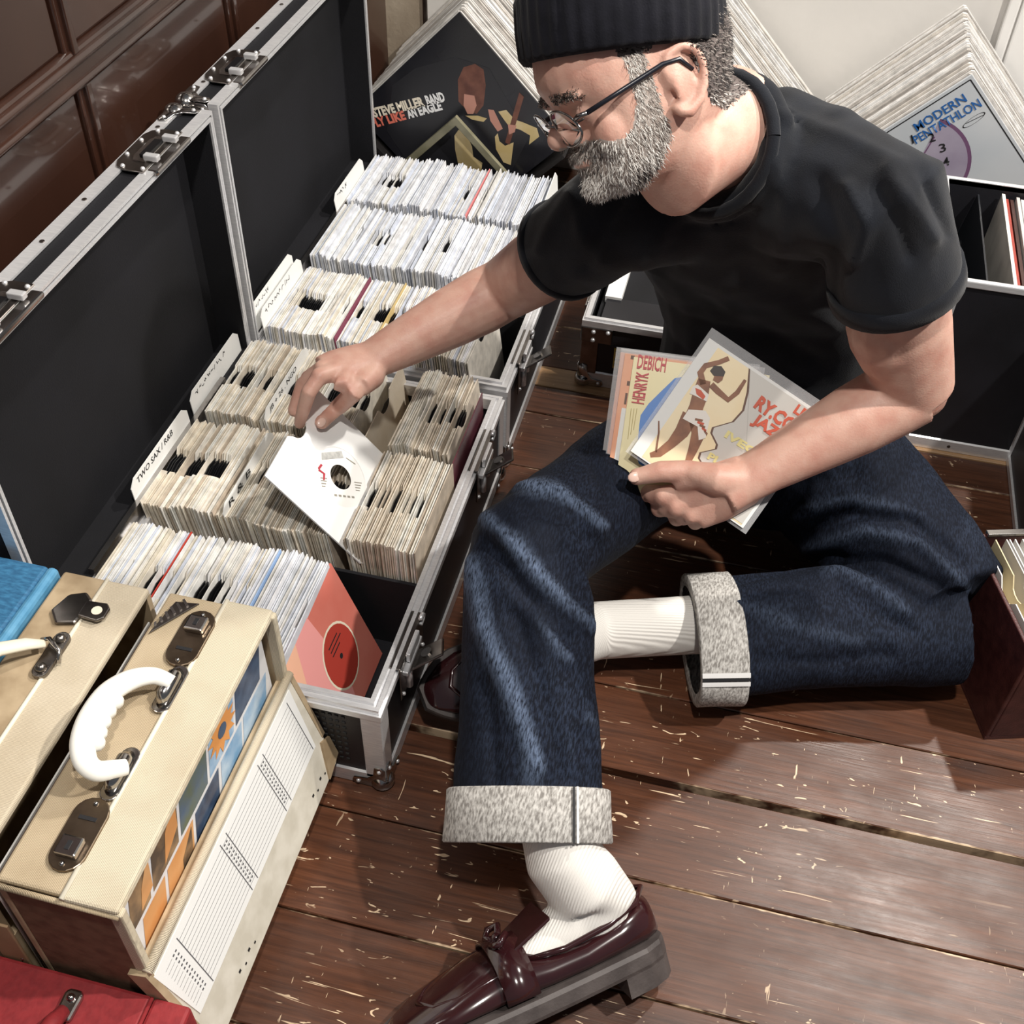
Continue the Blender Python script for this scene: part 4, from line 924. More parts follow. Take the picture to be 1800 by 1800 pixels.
# behind it: the yellow cover
fD = held(Pd(1092, 850, 1.4680), Pd(1116, 617, 1.4740), Pd(1330, 646, 1.4620), '', '', None)
fD.o -= fD.n*.004
dy = M('cream_yellow_cover', (.84, .72, .36), .4, 0, (.88, .78, .46), 10); pinkred = M('pink_red_lettering', (.62, .07, .09), .5); bluep = M('bright_blue_print', (.06, .22, .62), .45); olp = M('ochre_lettering', (.45, .34, .10), .5)
db = MB().prism([(0, .002), (S, .002), (S, S), (0, S)], fD, -.003, 0).build('record_sleeve', dy); tag(db, 'yellow single sleeve with red lettering behind the dancer sleeve', 'record')
def onD(px, py):
    d = ray(px, py); t = (fD.o-CP).dot(fD.n)/d.dot(fD.n); q = CP+d*t-fD.o; return (q.dot(fD.u), q.dot(fD.v))
def tD(s, p0, p1, hh, m, up=None):
    q0, q1 = Vector(onD(*p0)), Vector(onD(*p1)); d = q1-q0
    text(s, Fr(fD(q0.x, q0.y, .0008), fD.u*d.x+fD.v*d.y, up or fD.v), 0, 0, d.length, hh, m, db, .0006, bold=.02)
tD('DEBICH', (1119, 648), (1169, 655), .0190, pinkred)
tD('HENRYK', (1132, 711), (1141, 656), .0165, pinkred, -fD.u)
a = MB(); a.mat(0).flat([onD(*p) for p in ((1124, 745), (1126, 730), (1140, 710), (1160, 690), (1186, 665), (1215, 660), (1215, 700), (1190, 760), (1160, 830), (1140, 826), (1123, 815), (1119, 800))], fD, .0004)
a.mat(1).flat([onD(*p) for p in ((1140, 820), (1150, 816), (1165, 826), (1160, 836))], fD, .0006)
for i in range(3):
    p0, p1 = Vector(onD(1109+i*5, 718)), Vector(onD(1103+i*5, 772-i*8)); a.mat(2).flat([p0, p0+Vector((.0008, 0)), p1+Vector((.0008, 0)), p1], fD, .0004)
a.build('printed_artwork', [bluep, pinkred, olp], db)
# behind that: two orange-edged sleeves in clear plastic
orc = M('salmon_orange_cover', (.80, .33, .17), .45, 0, (.86, .46, .28), 12)
for i, (da, dbb, sh, lab, mt) in enumerate(((-.012, .004, -.006, 'orange single sleeve in clear plastic behind the yellow one', orc), (-.016, .006, -.012, 'rearmost orange single sleeve of the held records', orc))):
    g = Fr(fD(da, dbb, sh), fD.u+fD.v*(.012*i), fD.v)
    o = MB().prism([(0, 0), (S, 0), (S, S), (0, S)], g, -.003, 0).build('record_sleeve', mt); tag(o, lab, 'record')
    if i == 0:
        MB().flat([(.006, .005), (.012, .005), (.012, .105), (.006, .105)], g, .0004).build('print', white, o)
        MB().flat([(.008, .11), (.011, .11), (.011, .125), (.008, .125)], g, .0004).flat([(.008, .135), (.012, .135), (.012, .141), (.008, .141)], g, .0004).flat([(.008, .170), (.013, .170), (.013, .175), (.008, .175)], g, .0004).build('print', shad, o)
    MB().prism([(-.006, -.005), (S+.006, -.005), (S+.006, S+.007), (-.006, S+.007)], g, -.005, -.0042).build('plastic_outer', plas, o)
# ================================================================= the man
def remesh(mb, voxel, it, name, mats, parent, fac=.5, post=None):
    me = bpy.data.meshes.new('tmp'); me.from_pydata([tuple(p) for p in mb.v], [], mb.f)
    bm = bmesh.new(); bm.from_mesh(me); bmesh.ops.recalc_face_normals(bm, faces=bm.faces); bm.to_mesh(me); bm.free()
    o = bpy.data.objects.new('tmp', me); COL.objects.link(o)
    r = o.modifiers.new('r', 'REMESH'); r.mode = 'VOXEL'; r.voxel_size = voxel
    if it: s = o.modifiers.new('s', 'SMOOTH'); s.iterations = it; s.factor = fac
    bpy.context.view_layer.update(); dg = bpy.context.evaluated_depsgraph_get()
    me2 = bpy.data.meshes.new_from_object(o.evaluated_get(dg)); bpy.data.objects.remove(o)
    if post: post(me2)
    me2.materials.clear()
    for m in (mats if isinstance(mats, list) else [mats]): me2.materials.append(m)
    me2.polygons.foreach_set('use_smooth', [True]*len(me2.polygons))
    me2.name = name; o = bpy.data.objects.new(name, me2); COL.objects.link(o); attach(o, parent); return o
skin = M('skin', (.70, .43, .34), .48, 0, (.58, .285, .22), 38, lo=.38, hi=.78, det=7, bump=.16, bscale=420, sss=.12)
shirtm = M('black_cotton', (.0042, .0050, .0080), .85, 0, (.0075, .0095, .015), 18, bump=.25, bscale=700, spec=.22, sheen=.14)
P0 = thing('person', (.08, 1.40, 0), 'man in beanie, glasses, black T-shirt and cuffed jeans sitting among record cases', 'person')
shL, elL, wrL = Pd(1552, 368, 1.20), Pd(1606, 682, 1.388), Pd(1302, 848, 1.4240)
shR, elR, wrR = Pd(1078, 382, 1.38), Pz(888, 508, .385), Pz(655, 632, .335)
neck = Pd(1262, 255, 1.25)
hipL, hipR = Vector((.175, 1.39, .14)), Vector((-.005, 1.42, .14))
knL, anL = Pz(1668, 1072, .11), Pz(1050, 1108, .07)
knR, anR = Pz(930, 968, .295), Pz(992, 1575, .115)
# head frame
hf = (CR*-.93 + CD*.335 + CF*-.15).normalized(); hu = (CR*-.335 + CD*-.88 + CF*-.34); hu = (hu-hf*hu.dot(hf)).normalized(); hl = hu.cross(hf)
HO = Pd(1190, 150, 1.105) - hl*.078 + hf*.012
HS_ = 1.0
def _c(x): return max(0.0, min(1.0, x))
def Hd(f, l, u):
    """head coordinates: forward, left, up; the lower face is shortened and set back a little"""
    f -= .021*_c((.035-u)/.05)*_c((f-.03)/.05)
    if u < -.015: u = -.015+(u+.015)*.76
    return HO + hf*f + hl*l + hu*u
def toH(p):
    q = p-HO; f, l, u = q.dot(hf), q.dot(hl), q.dot(hu)
    if u < -.015: u = -.015+(u+.015)/.76
    f += .021*_c((.035-u)/.05)*_c((f-.015)/.05); return Vector((f, l, u))
HM = Matrix((hf, hl, hu)).transposed()
b = MB()
prof = [(.137, .020, -.030, .020), (.130, .050, -.062, .042), (.115, .072, -.083, .058), (.09, .089, -.100, .070), (.06, .098, -.107, .0765), (.040, .1005, -.107, .0785), (.030, .102, -.106, .078), (.017, .1025, -.104, .0765),
        (.002, .0965, -.100, .075), (-.015, .0965, -.094, .073), (-.03, .098, -.086, .0705), (-.045, .0985, -.078, .067), (-.060, .0975, -.062, .063), (-.075, .097, -.045, .058), (-.088, .0945, -.025, .051), (-.100, .086, 0, .041), (-.110, .070, .02, .027)]
rings = []
for (u, fr_, bk, w) in prof:
    cf_ = -.005; ring = []
    for k in range(28):
        ph = 2*math.pi*k/28; c, s = math.cos(ph), math.sin(ph)
        ff = cf_ + ((fr_-cf_)*(abs(c)**.85) if c > 0 else -(cf_-bk)*(abs(c)**.9))
        ring.append(Hd(ff, w*math.copysign(abs(s)**.88, s), u))
    rings.append(ring)
b.loft(rings)
# nose, nostril wings, lips, brow ridge, lids, cheeks, ears
b.tube([Hd(.094, 0, .006), Hd(.104, 0, -.005), Hd(.113, 0, -.016), Hd(.115, 0, -.023)], [(.0085, .0075), (.0095, .009), (.0125, .011), (.013, .011)], 12)
b.ball(Hd(.1145, 0, -.0205), (.0135, .0135, .0125), HM)
for s in (-1, 1):
    b.ball(Hd(.1015, s*.0135, -.0255), (.0105, .0075, .0085), HM)
    b.ball(Hd(.090, s*.030, .0165), (.012, .022, .0075), HM)
    b.ball(Hd(.0835, s*.031, .001), (.0125, .0145, .0098), HM)
    b.ball(Hd(.080, s*.030, -.0085), (.011, .016, .0055), HM)
    b.ball(Hd(.056, s*.043, -.022), (.026, .020, .030), HM)
    # ear: helix ring, lobe and bowl
    E = lambda f, u, o=0: Hd(-.014+f, s*(.076+.014*(.5-f*14)*.6+o), u)
    b.tube([E(.008, -.002, -.004), E(.012, .014), E(.006, .029), E(-.008, .0345), E(-.022, .028), E(-.0275, .012), E(-.024, -.006), E(-.016, -.020), E(-.004, -.031), E(.004, -.028), E(.009, -.018, -.004)], [.004, .0045, .0048, .005, .005, .005, .005, .0055, .0072, .006, .004], 8)
    b.ball(Hd(-.022, s*.077, .002), (.018, .0045, .026), HM @ Matrix.Rotation(s*.35, 3, 'Z'))
    b.tube([E(-.002, .020, -.003), E(-.013, .012, -.003), E(-.015, -.004, -.003), E(-.006, -.016, -.003)], .0036, 8)
b.ball(Hd(.1005, 0, -.050), (.006, .022, .0055), HM); b.ball(Hd(.099, 0, -.0605), (.006, .019, .0058), HM); b.ball(Hd(.086, 0, -.093), (.016, .02, .014), HM)
# neck
b.tube([Hd(-.020, 0, -.005), Hd(-.020, 0, -.05), Hd(-.022, 0, -.09), neck+Vector((0, .01, .02)), neck+Vector((.01, .03, -.06))], [.058, .060, .061, .064, .045], 44)
b.tube([Hd(-.055, 0, .02), Hd(-.060, 0, -.04), neck+Vector((.03, .035, -.02))], [.035, .036, .040], 32)
# trunk core (under the shirt)
spine = [Vector((.085, 1.45, .11)), Vector((.080, 1.46, .25)), Vector((.060, 1.425, .42)), Vector((.020, 1.335, .56)), Vector((-.008, 1.245, .665)), neck+Vector((.005, .015, -.02))]
lat = (shL-shR).normalized()
def trunk(mb, spec):
    rr = []
    for p, wa, wd in spec:
        i = spec.index((p, wa, wd)); t = (spec[min(i+1, len(spec)-1)][0]-spec[max(i-1, 0)][0]).normalized()
        l = (lat-t*lat.dot(t)).normalized(); d = t.cross(l)
        rr.append([p + l*(wa*math.copysign(abs(math.cos(q))**.85, math.cos(q))) + d*(wd*math.copysign(abs(math.sin(q))**.9, math.sin(q))) for q in [2*math.pi*k/24 for k in range(24)]])
    mb.loft(rr)
trunk(b, list(zip(spine, (.12, .115, .12, .12, .10, .05), (.08, .08, .075, .07, .06, .045))))
# arms
def lerp(p, q, t): return p+(q-p)*t
b.tube([lerp(spine[4], shL, .4)+Vector((0, .01, -.03)), shL, lerp(shL, elL, .30), lerp(shL, elL, .62), lerp(shL, elL, .88), elL], [.05, .051, .0555, .0545, .050, .0475], 40)
b.ball(lerp(shL, elL, .62)+Vector((-.012, -.006, 0)), (.052, .052, .085), (elL-shL).to_track_quat('Z', 'Y').to_matrix())
b.tube([elL, lerp(elL, wrL, .14), lerp(elL, wrL, .34), lerp(elL, wrL, .60), lerp(elL, wrL, .85), wrL, lerp(elL, wrL, 1.1)], [.0465, (.047, .0455), (.0455, .044), (.0385, .037), (.0325, .029), (.0320, .0255), (.034, .024)], 40)
b.ball(elL+Vector((.012, .012, -.014)), (.034, .034, .034))
b.tube([lerp(spine[4], shR, .5), shR, lerp(shR, elR, .35), lerp(shR, elR, .7), elR], [.045, .048, .052, .050, .045], 32)
b.tube([elR, lerp(elR, wrR, .18), lerp(elR, wrR, .42), lerp(elR, wrR, .7), wrR, lerp(elR, wrR, 1.1)], [.045, .0465, .043, .036, (.031, .0245), (.033, .024)], 20)
# legs (under the jeans) down into the socks
b.tube([hipL, lerp(hipL, knL, .5), knL], [.075, .066, .050], 16); b.tube([knL, lerp(knL, anL, .35), lerp(knL, anL, .8), anL], [.05, .045, .028, .026], 16)
b.tube([hipR, lerp(hipR, knR, .5), knR], [.075, .066, .050], 16); b.tube([knR, lerp(knR, anR, .35), lerp(knR, anR, .8)], [.05, .045, .026], 16)
# right hand: thumb in front of the white sleeve, fingers behind it
B0_ = Vector((-.418, .977, .157)); WU = Vector((0, 1, .012)).normalized(); WN = Fr(B0_, WU, Vector((-.122, -.003, .138))).n
def onW(px, py, off):
    d = ray(px, py); t = (B0_+WN*off-CP).dot(WN)/d.dot(WN); return CP+d*t
tipT = onW(566, 742, .0105); ipT = onW(594, 716, .016)
kI, kM, kR_, kP = Pz(561, 662, .352), Pz(566, 648, .350), Pz(576, 640, .340), Pz(590, 636, .330)
mT = Pz(624, 688, .338); cT = Pz(652, 662, .330)
b.tube([cT, mT, ipT, tipT], [.0155, .0135, .0122, .0098], 14); b.ball(tipT, .0105)
tipI = onW(527, 744, -.0105)
b.tube([lerp(wrR, kI, .3), kI, lerp(kI, Pz(541, 692, .338), .95), lerp(Pz(541, 692, .338), tipI, .5), tipI], [.016, .0125, .0110, .0098, .0082], 14); b.ball(tipI, .0085); b.ball(kI, .0125)
for kk, mid, tip, r in ((kM, Pz(532, 676, .322), onW(516, 722, -.014), .0122), (kR_, Pz(540, 664, .310), onW(528, 700, -.020), .0115), (kP, Pz(556, 655, .300), onW(545, 684, -.022), .0100)):
    b.tube([lerp(wrR, kk, .3), kk, mid, tip], [.015, r, r*.88, r*.7], 14); b.ball(tip, r*.72); b.ball(kk, r)
pc = (wrR+kI+kM+cT+kP)/5
b.tube([lerp(wrR, kI, -.05), lerp(wrR, (kI+kM+kP)/3, .35), lerp(wrR, (kI+kM+kR_)/3, .7), (kI+kM+kR_)/3], [(.032, .022), (.034, .020), (.033, .017), (.027, .0125)], 18, up=(0, 0, 1))
b.tube([lerp(wrR, cT, .5), cT, lerp(cT, mT, .7)], [.022, .019, .015], 14)
b.tube([lerp(wrR, kI, .45), lerp(mT, kI, .35), lerp(mT, kI, .55)], [.015, .012, .010], 12)
# left hand: thumb over the held sleeves, fingers curled behind them
def onH(px, py, off):
    d = ray(px, py); t = (fD.o+fD.n*off-CP).dot(fD.n)/d.dot(fD.n); return CP+d*t
def onQ(px, py, off):
    d = ray(px, py); t = (fR.o+fR.n*off-CP).dot(fR.n)/d.dot(fR.n); return CP+d*t
tT, iT, mTl = onQ(1120, 838, .011), onQ(1160, 829, .015), onQ(1208, 829, .016)
cTl = Pd(1258, 842, 1.4100)
b.tube([cTl, mTl, iT, tT], [.018, .0150, .0138, .0108], 20); b.ball(tT, .0115); b.ball(iT, .0138)
KN = [(Pd(1166, 872, 1.4500), (1136, 866), (1165, 842), .0128), (Pd(1190, 892, 1.4450), (1160, 893), (1185, 862), .0126), (Pd(1216, 905, 1.4410), (1190, 910), (1210, 880), .0118), (Pd(1244, 908, 1.4380), (1222, 918), (1240, 892), .0105)]
for kk, (px, py), (qx, qy), r in KN:
    pip = onH(px, py, -.010); dip = onH(qx, qy, -.030); dip2 = onH(qx+18, qy-14, -.030)
    b.tube([lerp(wrL, kk, .25), lerp(wrL, kk, .6), kk, lerp(kk, pip, .6)+(-CF)*.002, pip, dip, dip2], [.016, .0145, r*1.06, r*1.02, r, r*.9, r*.75], 14); b.ball(kk, r*1.08); b.ball(pip, r*1.02); b.ball(dip2, r*.76)
b.tube([lerp(elL, wrL, .96), lerp(wrL, (KN[0][0]+KN[3][0])/2, .45), lerp(wrL, (KN[0][0]+KN[3][0])/2, .9)], [(.0325, .026), (.038, .020), (.036, .014)], 18, up=-CF)
b.tube([lerp(elL, wrL, .95), lerp(wrL, cTl, .5), cTl, lerp(cTl, mTl, .8)], [.026, .024, .0205, .0155], 24)
b.tube([lerp(cTl, mTl, .4), lerp(mTl, KN[0][0], .45)], [.016, .013], 12)
body = remesh(b, .0024, 9, 'body', skin, P0, .5)
# nails
nail = M('fingernail', (.80, .55, .46), .25)
def pad(p, n, d, w, l, h, name='fingernail', mat=nail):
    n = n.normalized(); d = (d-n*d.dot(n)).normalized(); MM = Matrix((d, n.cross(d), n)).transposed()
    MB().ball(p, (l, w, h), MM, 12, 8).build(name, mat, body, smooth=True)
pad(tT+fR.n*.0098+(tT-iT).normalized()*.004, fR.n, tT-iT, .0068, .0085, .0022)
pad(tipT+WN*.004+(-CF)*.006+(tipT-ipT).normalized()*.004, -CF+WN, tipT-ipT, .006, .008, .002)
# ---------------------------------------------------------------- clothing
def displace(me, fn):
    me.update(); n = len(me.vertices); co = [v.co.copy() for v in me.vertices]; no = [v.normal.copy() for v in me.vertices]; out = []
    for p, q in zip(co, no): out.extend(p+q*fn(p, q))
    me.vertices.foreach_set('co', out); me.update()
def wrinkle(amp, sc, st=(1, 1, 1), seed=0.0):
    def fn(p, n):
        q = Vector((p.x*st[0], p.y*st[1], p.z*st[2]))*sc + Vector((seed, seed*.7, -seed)); return noise.noise(q)*amp + noise.noise(q*2.3)*amp*.4
    return lambda me: displace(me, fn)
def px(p): q = p-CP; w = q.dot(CF); return Vector((900+FPX*q.dot(CR)/w, 900+FPX*q.dot(CD)/w))
FOLD = [  # creases read off the trousers: points, half-width in mm, height in mm
 ([(850, 905), (900, 955), (960, 1025), (1045, 1105)], 11, 7), ([(860, 960), (920, 1040), (1000, 1125)], 10, -8), ([(828, 990), (850, 1100), (900, 1220), (930, 1310), (942, 1345)], 13, 8), ([(905, 1085), (945, 1200), (985, 1370)], 13, -7),
 ([(950, 1080), (1000, 1160), (1025, 1270)], 11, 6), ([(890, 850), (980, 868), (1060, 925)], 10, 6), ([(920, 890), (1000, 915), (1050, 960)], 9, -5), ([(850, 1200), (865, 1300), (870, 1380)], 10, -5), ([(1000, 1180), (1030, 1300), (1040, 1400)], 9, -5), ([(1030, 790), (1060, 830), (1075, 880)], 10, -6),
 ([(1390, 935), (1480, 905), (1600, 915), (1690, 985)], 9, -8), ([(1400, 905), (1500, 880), (1620, 905)], 9, 6), ([(1420, 965), (1520, 935), (1620, 955), (1700, 1035)], 9, 7), ([(1460, 985), (1550, 985), (1650, 1030)], 8, -8), ([(1450, 995), (1530, 1030), (1590, 1075)], 9, 8), ([(1470, 1030), (1540, 1080), (1600, 1110)], 9, -6),
 ([(1250, 1030), (1350, 1000), (1470, 980)], 10, -9), ([(1290, 1060), (1390, 1100), (1500, 1130)], 11, 5), ([(1340, 1160), (1450, 1165), (1560, 1150)], 11, -5), ([(1330, 960), (1420, 850), (1500, 830)], 12, -6)]
def folds(me, FL=None, base=.005, k=1.0):
    segs = [(Vector(a), Vector(c), w*.0013*FPX/1.45*.8, h*.001) for pts, w, h in (FL or FOLD) for a, c in zip(pts, pts[1:])]
    def fn(p, n):
        d = noise.noise(Vector((p.x*14, p.y*9, p.z*9)))*base + noise.noise(Vector((p.x*40, p.y*25, p.z*25)))*.0012
        v = (CP-p).normalized().dot(n)
        if v > 0:
            q = px(p); best = {}
            for a, c, w, h in segs:
                if min(a.x, c.x)-60 < q.x < max(a.x, c.x)+60 and min(a.y, c.y)-60 < q.y < max(a.y, c.y)+60:
                    e = c-a; t = max(0, min(1, (q-a).dot(e)/e.length_squared)); r = (q-a-e*t).length/w
                    g = h*math.exp(-r*r)
                    if abs(g) > abs(best.get(h, 0)): best[h] = g
            e = sum(best.values())*min(1, v*3); d += e
        wear_light.append(max(0, min(1, (d-.0015)/.007))*(1 if p.x < .09 else .28))  # ridge fade with lit-crease highlights painted in, stronger on the right leg
        return d
    wear_light = []; displace(me, fn)
    at = me.attributes.new('wear_light', 'FLOAT', 'POINT'); at.data.foreach_set('value', wear_light)
SFOLD = [([(1440, 320), (1470, 420), (1455, 520)], 14, -7), ([(1490, 330), (1525, 400), (1500, 460)], 9, 6), ([(1560, 300), (1610, 370), (1640, 420)], 10, 6), ([(1540, 330), (1580, 400), (1600, 450)], 9, -6), ([(1380, 200), (1480, 240), (1580, 290)], 10, 5), ([(1350, 260), (1380, 360), (1370, 470)], 14, 6),
 ([(1300, 350), (1310, 450), (1290, 560)], 16, -6), ([(1180, 380), (1130, 470), (1120, 560)], 14, 6), ([(1090, 350), (1050, 420), (1030, 470)], 10, -6), ([(1000, 340), (965, 400), (950, 440)], 9, 5), ([(1200, 480), (1330, 520), (1460, 570)], 14, 6), ([(1230, 540), (1350, 590), (1440, 640)], 12, -6), ([(1620, 300), (1650, 370), (1672, 410)], 7, -5)]
def shirt_folds(me): folds(me, SFOLD, .005)
sh = MB()
tsp = [Vector((.085, 1.45, .10)), Vector((.082, 1.465, .20)), Vector((.078, 1.465, .32)), Vector((.056, 1.415, .45)), Vector((.020, 1.335, .56)), Vector((-.006, 1.262, .645)), neck+Vector((.012, .03, -.035))]
trunk(sh, list(zip(tsp, (.172, .172, .174, .178, .172, .132, .080), (.120, .122, .118, .112, .110, .096, .078))))
hemL = lerp(shL, elL, .38); hemR = lerp(shR, elR, .42)
ringL = sh.tube([lerp(spine[4], shL, .25)+Vector((0, .02, -.01)), lerp(spine[4], shL, .7)+Vector((0, .012, .0)), shL+Vector((0, .006, 0)), lerp(shL, elL, .28), hemL], [.086, .077, .0735, .0720, .0720], 24)
sh.tube([lerp(spine[4], shR, .3)+Vector((0, .02, -.01)), lerp(spine[4], shR, .75), shR, lerp(shR, elR, .25), hemR], [.084, .076, .070, .066, .0650], 24)
sh.tube([neck+Vector((.055, .075, -.02)), lerp(neck, shL, .5)+Vector((.02, .05, -.005)), shL+Vector((.01, .03, -.02))], [.062, .062, .05], 18)
sh.tube([neck+Vector((-.02, .05, -.035)), lerp(neck, shR, .5)+Vector((0, .02, -.005)), shR], [.06, .058, .05], 18)
colc = neck+(Hd(-.02, 0, -.06)-neck)*.10; ax = (Hd(-.03, 0, -.05)-neck).normalized(); c1 = lat-ax*lat.dot(ax); c1.normalize(); c2 = ax.cross(c1)
sh.tube([colc-ax*.020 + c1*(math.cos(q)*.070) + c2*(math.sin(q)*.066) for q in [2*math.pi*k/24 for k in range(26)]], .019, 12)
shirt = remesh(sh, .0055, 6, 't_shirt', shirtm, P0, .5, shirt_folds)
# collar and rolled sleeve hems
colc = neck+(Hd(-.02, 0, -.06)-neck)*.10; ax = (Hd(-.03, 0, -.05)-neck).normalized(); c1 = lat-ax*lat.dot(ax); c1.normalize(); c2 = ax.cross(c1)
cp = []
for k in range(29):
    q = 2*math.pi*k/28; cp.append(colc + c1*(math.cos(q)*.078) + c2*(math.sin(q)*.074) + ax*(.008*math.sin(q)))
MB().tube(cp, .0075, 10, False, .8).build('collar', shirtm, shirt, smooth=True)
def hem(c, d, r, ln, name):
    a1 = Vector((0, 0, 1)).cross(d).normalized(); a2 = d.cross(a1); rr = []
    for t, e in ((0, .0), (.002, .004), (ln*.5, .005), (ln-.002, .0045), (ln, .001), (ln-.002, -.004)):
        rr.append([c + d*t + a1*(math.cos(q)*(r+e)) + a2*(math.sin(q)*(r+e)) for q in [2*math.pi*k/36 for k in range(36)]])
    MB().loft(rr, False).build(name, shirtm, shirt, smooth=True)
dL = (elL-shL).normalized(); dR = (elR-shR).normalized()
hem(hemL-dL*.020, dL, .0705, .028, 'sleeve_hem'); hem(hemR-dR*.012, dR, .0635, .016, 'sleeve_hem')
# jeans
def denim_mat(name, dark, mid, light):
    m = bpy.data.materials.new(name); m.use_nodes = True; N, L_ = NT(m); bs = N['Principled BSDF']; bs.inputs['Roughness'].default_value = .85; bs.inputs['Specular IOR Level'].default_value = .2
    tc = N.new('ShaderNodeTexCoord')
    def nz(s, st, d):
        mp = N.new('ShaderNodeMapping'); mp.inputs['Scale'].default_value = st; L_.new(tc.outputs['Object'], mp.inputs[0]); n = N.new('ShaderNodeTexNoise'); n.inputs['Scale'].default_value = s; n.inputs['Detail'].default_value = d; L_.new(mp.outputs[0], n.inputs['Vector']); return n.outputs[0]
    def rp(v, a, c, c0, c1):
        r = N.new('ShaderNodeValToRGB'); r.color_ramp.elements[0].position = a; r.color_ramp.elements[1].position = c; r.color_ramp.elements[0].color = (*c0, 1); r.color_ramp.elements[1].color = (*c1, 1); L_.new(v, r.inputs[0]); return r.outputs[0]
    slub = nz(560, (1, .22, .22), 5); big = nz(9, (1, .5, 1), 3)
    base = rp(slub, .42, .66, dark, light); mx = N.new('ShaderNodeMix'); mx.data_type = 'RGBA'
    L_.new(rp(big, .35, .68, (.75, .75, .75), (.15, .15, .15)), mx.inputs[0]); L_.new(base, mx.inputs[6]); mx.inputs[7].default_value = (*mid, 1)
    wa = N.new('ShaderNodeAttribute'); wa.attribute_name = 'wear_light'; sl2 = rp(slub, .30, .62, (0, 0, 0), (1, 1, 1)); mu = N.new('ShaderNodeMath'); mu.operation = 'MULTIPLY'; L_.new(wa.outputs['Fac'], mu.inputs[0]); L_.new(sl2, mu.inputs[1])
    m2 = N.new('ShaderNodeMix'); m2.data_type = 'RGBA'; L_.new(mu.outputs[0], m2.inputs[0]); L_.new(mx.outputs[2], m2.inputs[6]); m2.inputs[7].default_value = (.105, .140, .215, 1)  # pale blue for faded ridges and the highlights painted along them
    L_.new(m2.outputs[2], bs.inputs['Base Color'])
    bp = N.new('ShaderNodeBump'); bp.inputs['Strength'].default_value = .35; bp.inputs['Distance'].default_value = .001; L_.new(nz(500, (1, 1, 1), 2), bp.inputs['Height']); L_.new(bp.outputs[0], bs.inputs['Normal'])
    return m
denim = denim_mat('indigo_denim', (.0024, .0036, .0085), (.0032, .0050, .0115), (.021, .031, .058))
cuffm = M('turned_denim_inside', (.22, .205, .19), .9, 0, (.58, .56, .53), 420, (1, .3, .5), .36, .64, bump=.4, bscale=400, spec=.2)
jn = MB()
trunk(jn, list(zip([Vector((.085, 1.435, .055)), Vector((.085, 1.43, .11)), Vector((.08, 1.415, .20)), Vector((.078, 1.40, .26))], (.165, .175, .17, .155), (.125, .135, .13, .12))))
cufR = Pz(927, 1482, .130); cufRt = lerp(cufR, knR, .175)
jn.tube([hipR+Vector((0, 0, -.01)), lerp(hipR, knR, .33), lerp(hipR, knR, .68), lerp(hipR, knR, .93), knR+Vector((.002, -.012, -.012)), lerp(knR, cufR, .18), lerp(knR, cufR, .5), lerp(knR, cufR, .88)], [.102, .088, .079, .075, .075, (.079, .072), (.081, .068), (.087, .066)], 26)
jn.ball(knR+Vector((0, .0, .0)), (.074, .074, .072))
cufL = Pz(1250, 1122, .072)
jn.tube([hipL, lerp(hipL, knL, .4)+Vector((0, 0, .012)), lerp(hipL, knL, .75)+Vector((0, 0, .012)), knL+Vector((.0, -.004, .006))], [.118, .112, .098, .088], 26)
jn.tube([knL+Vector((.012, -.012, -.012)), lerp(knL, anL, .25)+Vector((0, -.010, -.012)), lerp(knL, anL, .5)+Vector((0, -.012, -.006)), cufL+(knL-cufL).normalized()*.006+Vector((0, -.002, .002))], [(.088, .075), (.092, .072), (.094, .066), (.095, .062)], 26, up=(0, 0, 1))
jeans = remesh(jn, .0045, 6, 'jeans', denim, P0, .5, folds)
# turned-up cuffs
def cuff(c0, c1, r0, r1, up, name, par):
    d = (c1-c0).normalized(); a1 = (Vector(up)-d*Vector(up).dot(d)).normalized(); a2 = d.cross(a1); rr = []; ln = (c1-c0).length; n = 44
    for t, e in ((.02, -.012), (.0, -.006), (-.003, .0), (.0, .005), (.03, .0065), (.5, .006), (.97, .0065), (1.0, .004), (1.003, -.002), (.99, -.014)):
        ra = r0[0]+(r1[0]-r0[0])*t; rb = r0[1]+(r1[1]-r0[1])*t
        rr.append([c0 + d*(ln*t) + a2*(math.cos(q)*(ra+e+.0012*math.sin(q*7+t*2))) + a1*(math.sin(q)*(rb+e+.0012*math.sin(q*5))) for q in [2*math.pi*k/n for k in range(n)]])
    return MB().loft(rr, False).build(name, cuffm, par, smooth=True)
upR = CF*-1
cR = cuff(cufR, cufRt, (.0905, .066), (.0885, .066), -CF, 'cuff', jeans)
cdL = Vector((.965, .26, .02)).normalized(); cL0 = cufL-cdL*.030; cL1 = cufL+cdL*.034
cLc = cuff(cL0, cL1, (.099, .064), (.099, .066), (0, 0, 1), 'cuff', jeans)
# self-edge stripes and seam stitching
selv = M('white_selvedge', (.80, .79, .78), .7)
def strip_on(c0, c1, ra, rb, up, ang0, ang1, off, mat, name, par, n=4):
    d = (c1-c0).normalized(); a1 = (Vector(up)-d*Vector(up).dot(d)).normalized(); a2 = d.cross(a1); mb = MB(); v = []; f = []
    for i in range(n+1):
        q = ang0+(ang1-ang0)*i/n
        for c in (c0, c1): v.append(c + a2*(math.cos(q)*(ra+off)) + a1*(math.sin(q)*(rb+off)))
    for i in range(n): f.append((i*2, i*2+1, i*2+3, i*2+2))
    mb.add(v, f); return mb.build(name, mat, par, fix=False)
c0, c1 = cL0, cL1
for a0, a1_, mt in ((.34, .42, selv), (.43, .48, ink), (.49, .57, selv)):
    strip_on(c0, c1, .099, .065, (0, 0, 1), a0, a1_, .0085, mt, 'selvedge', cLc)
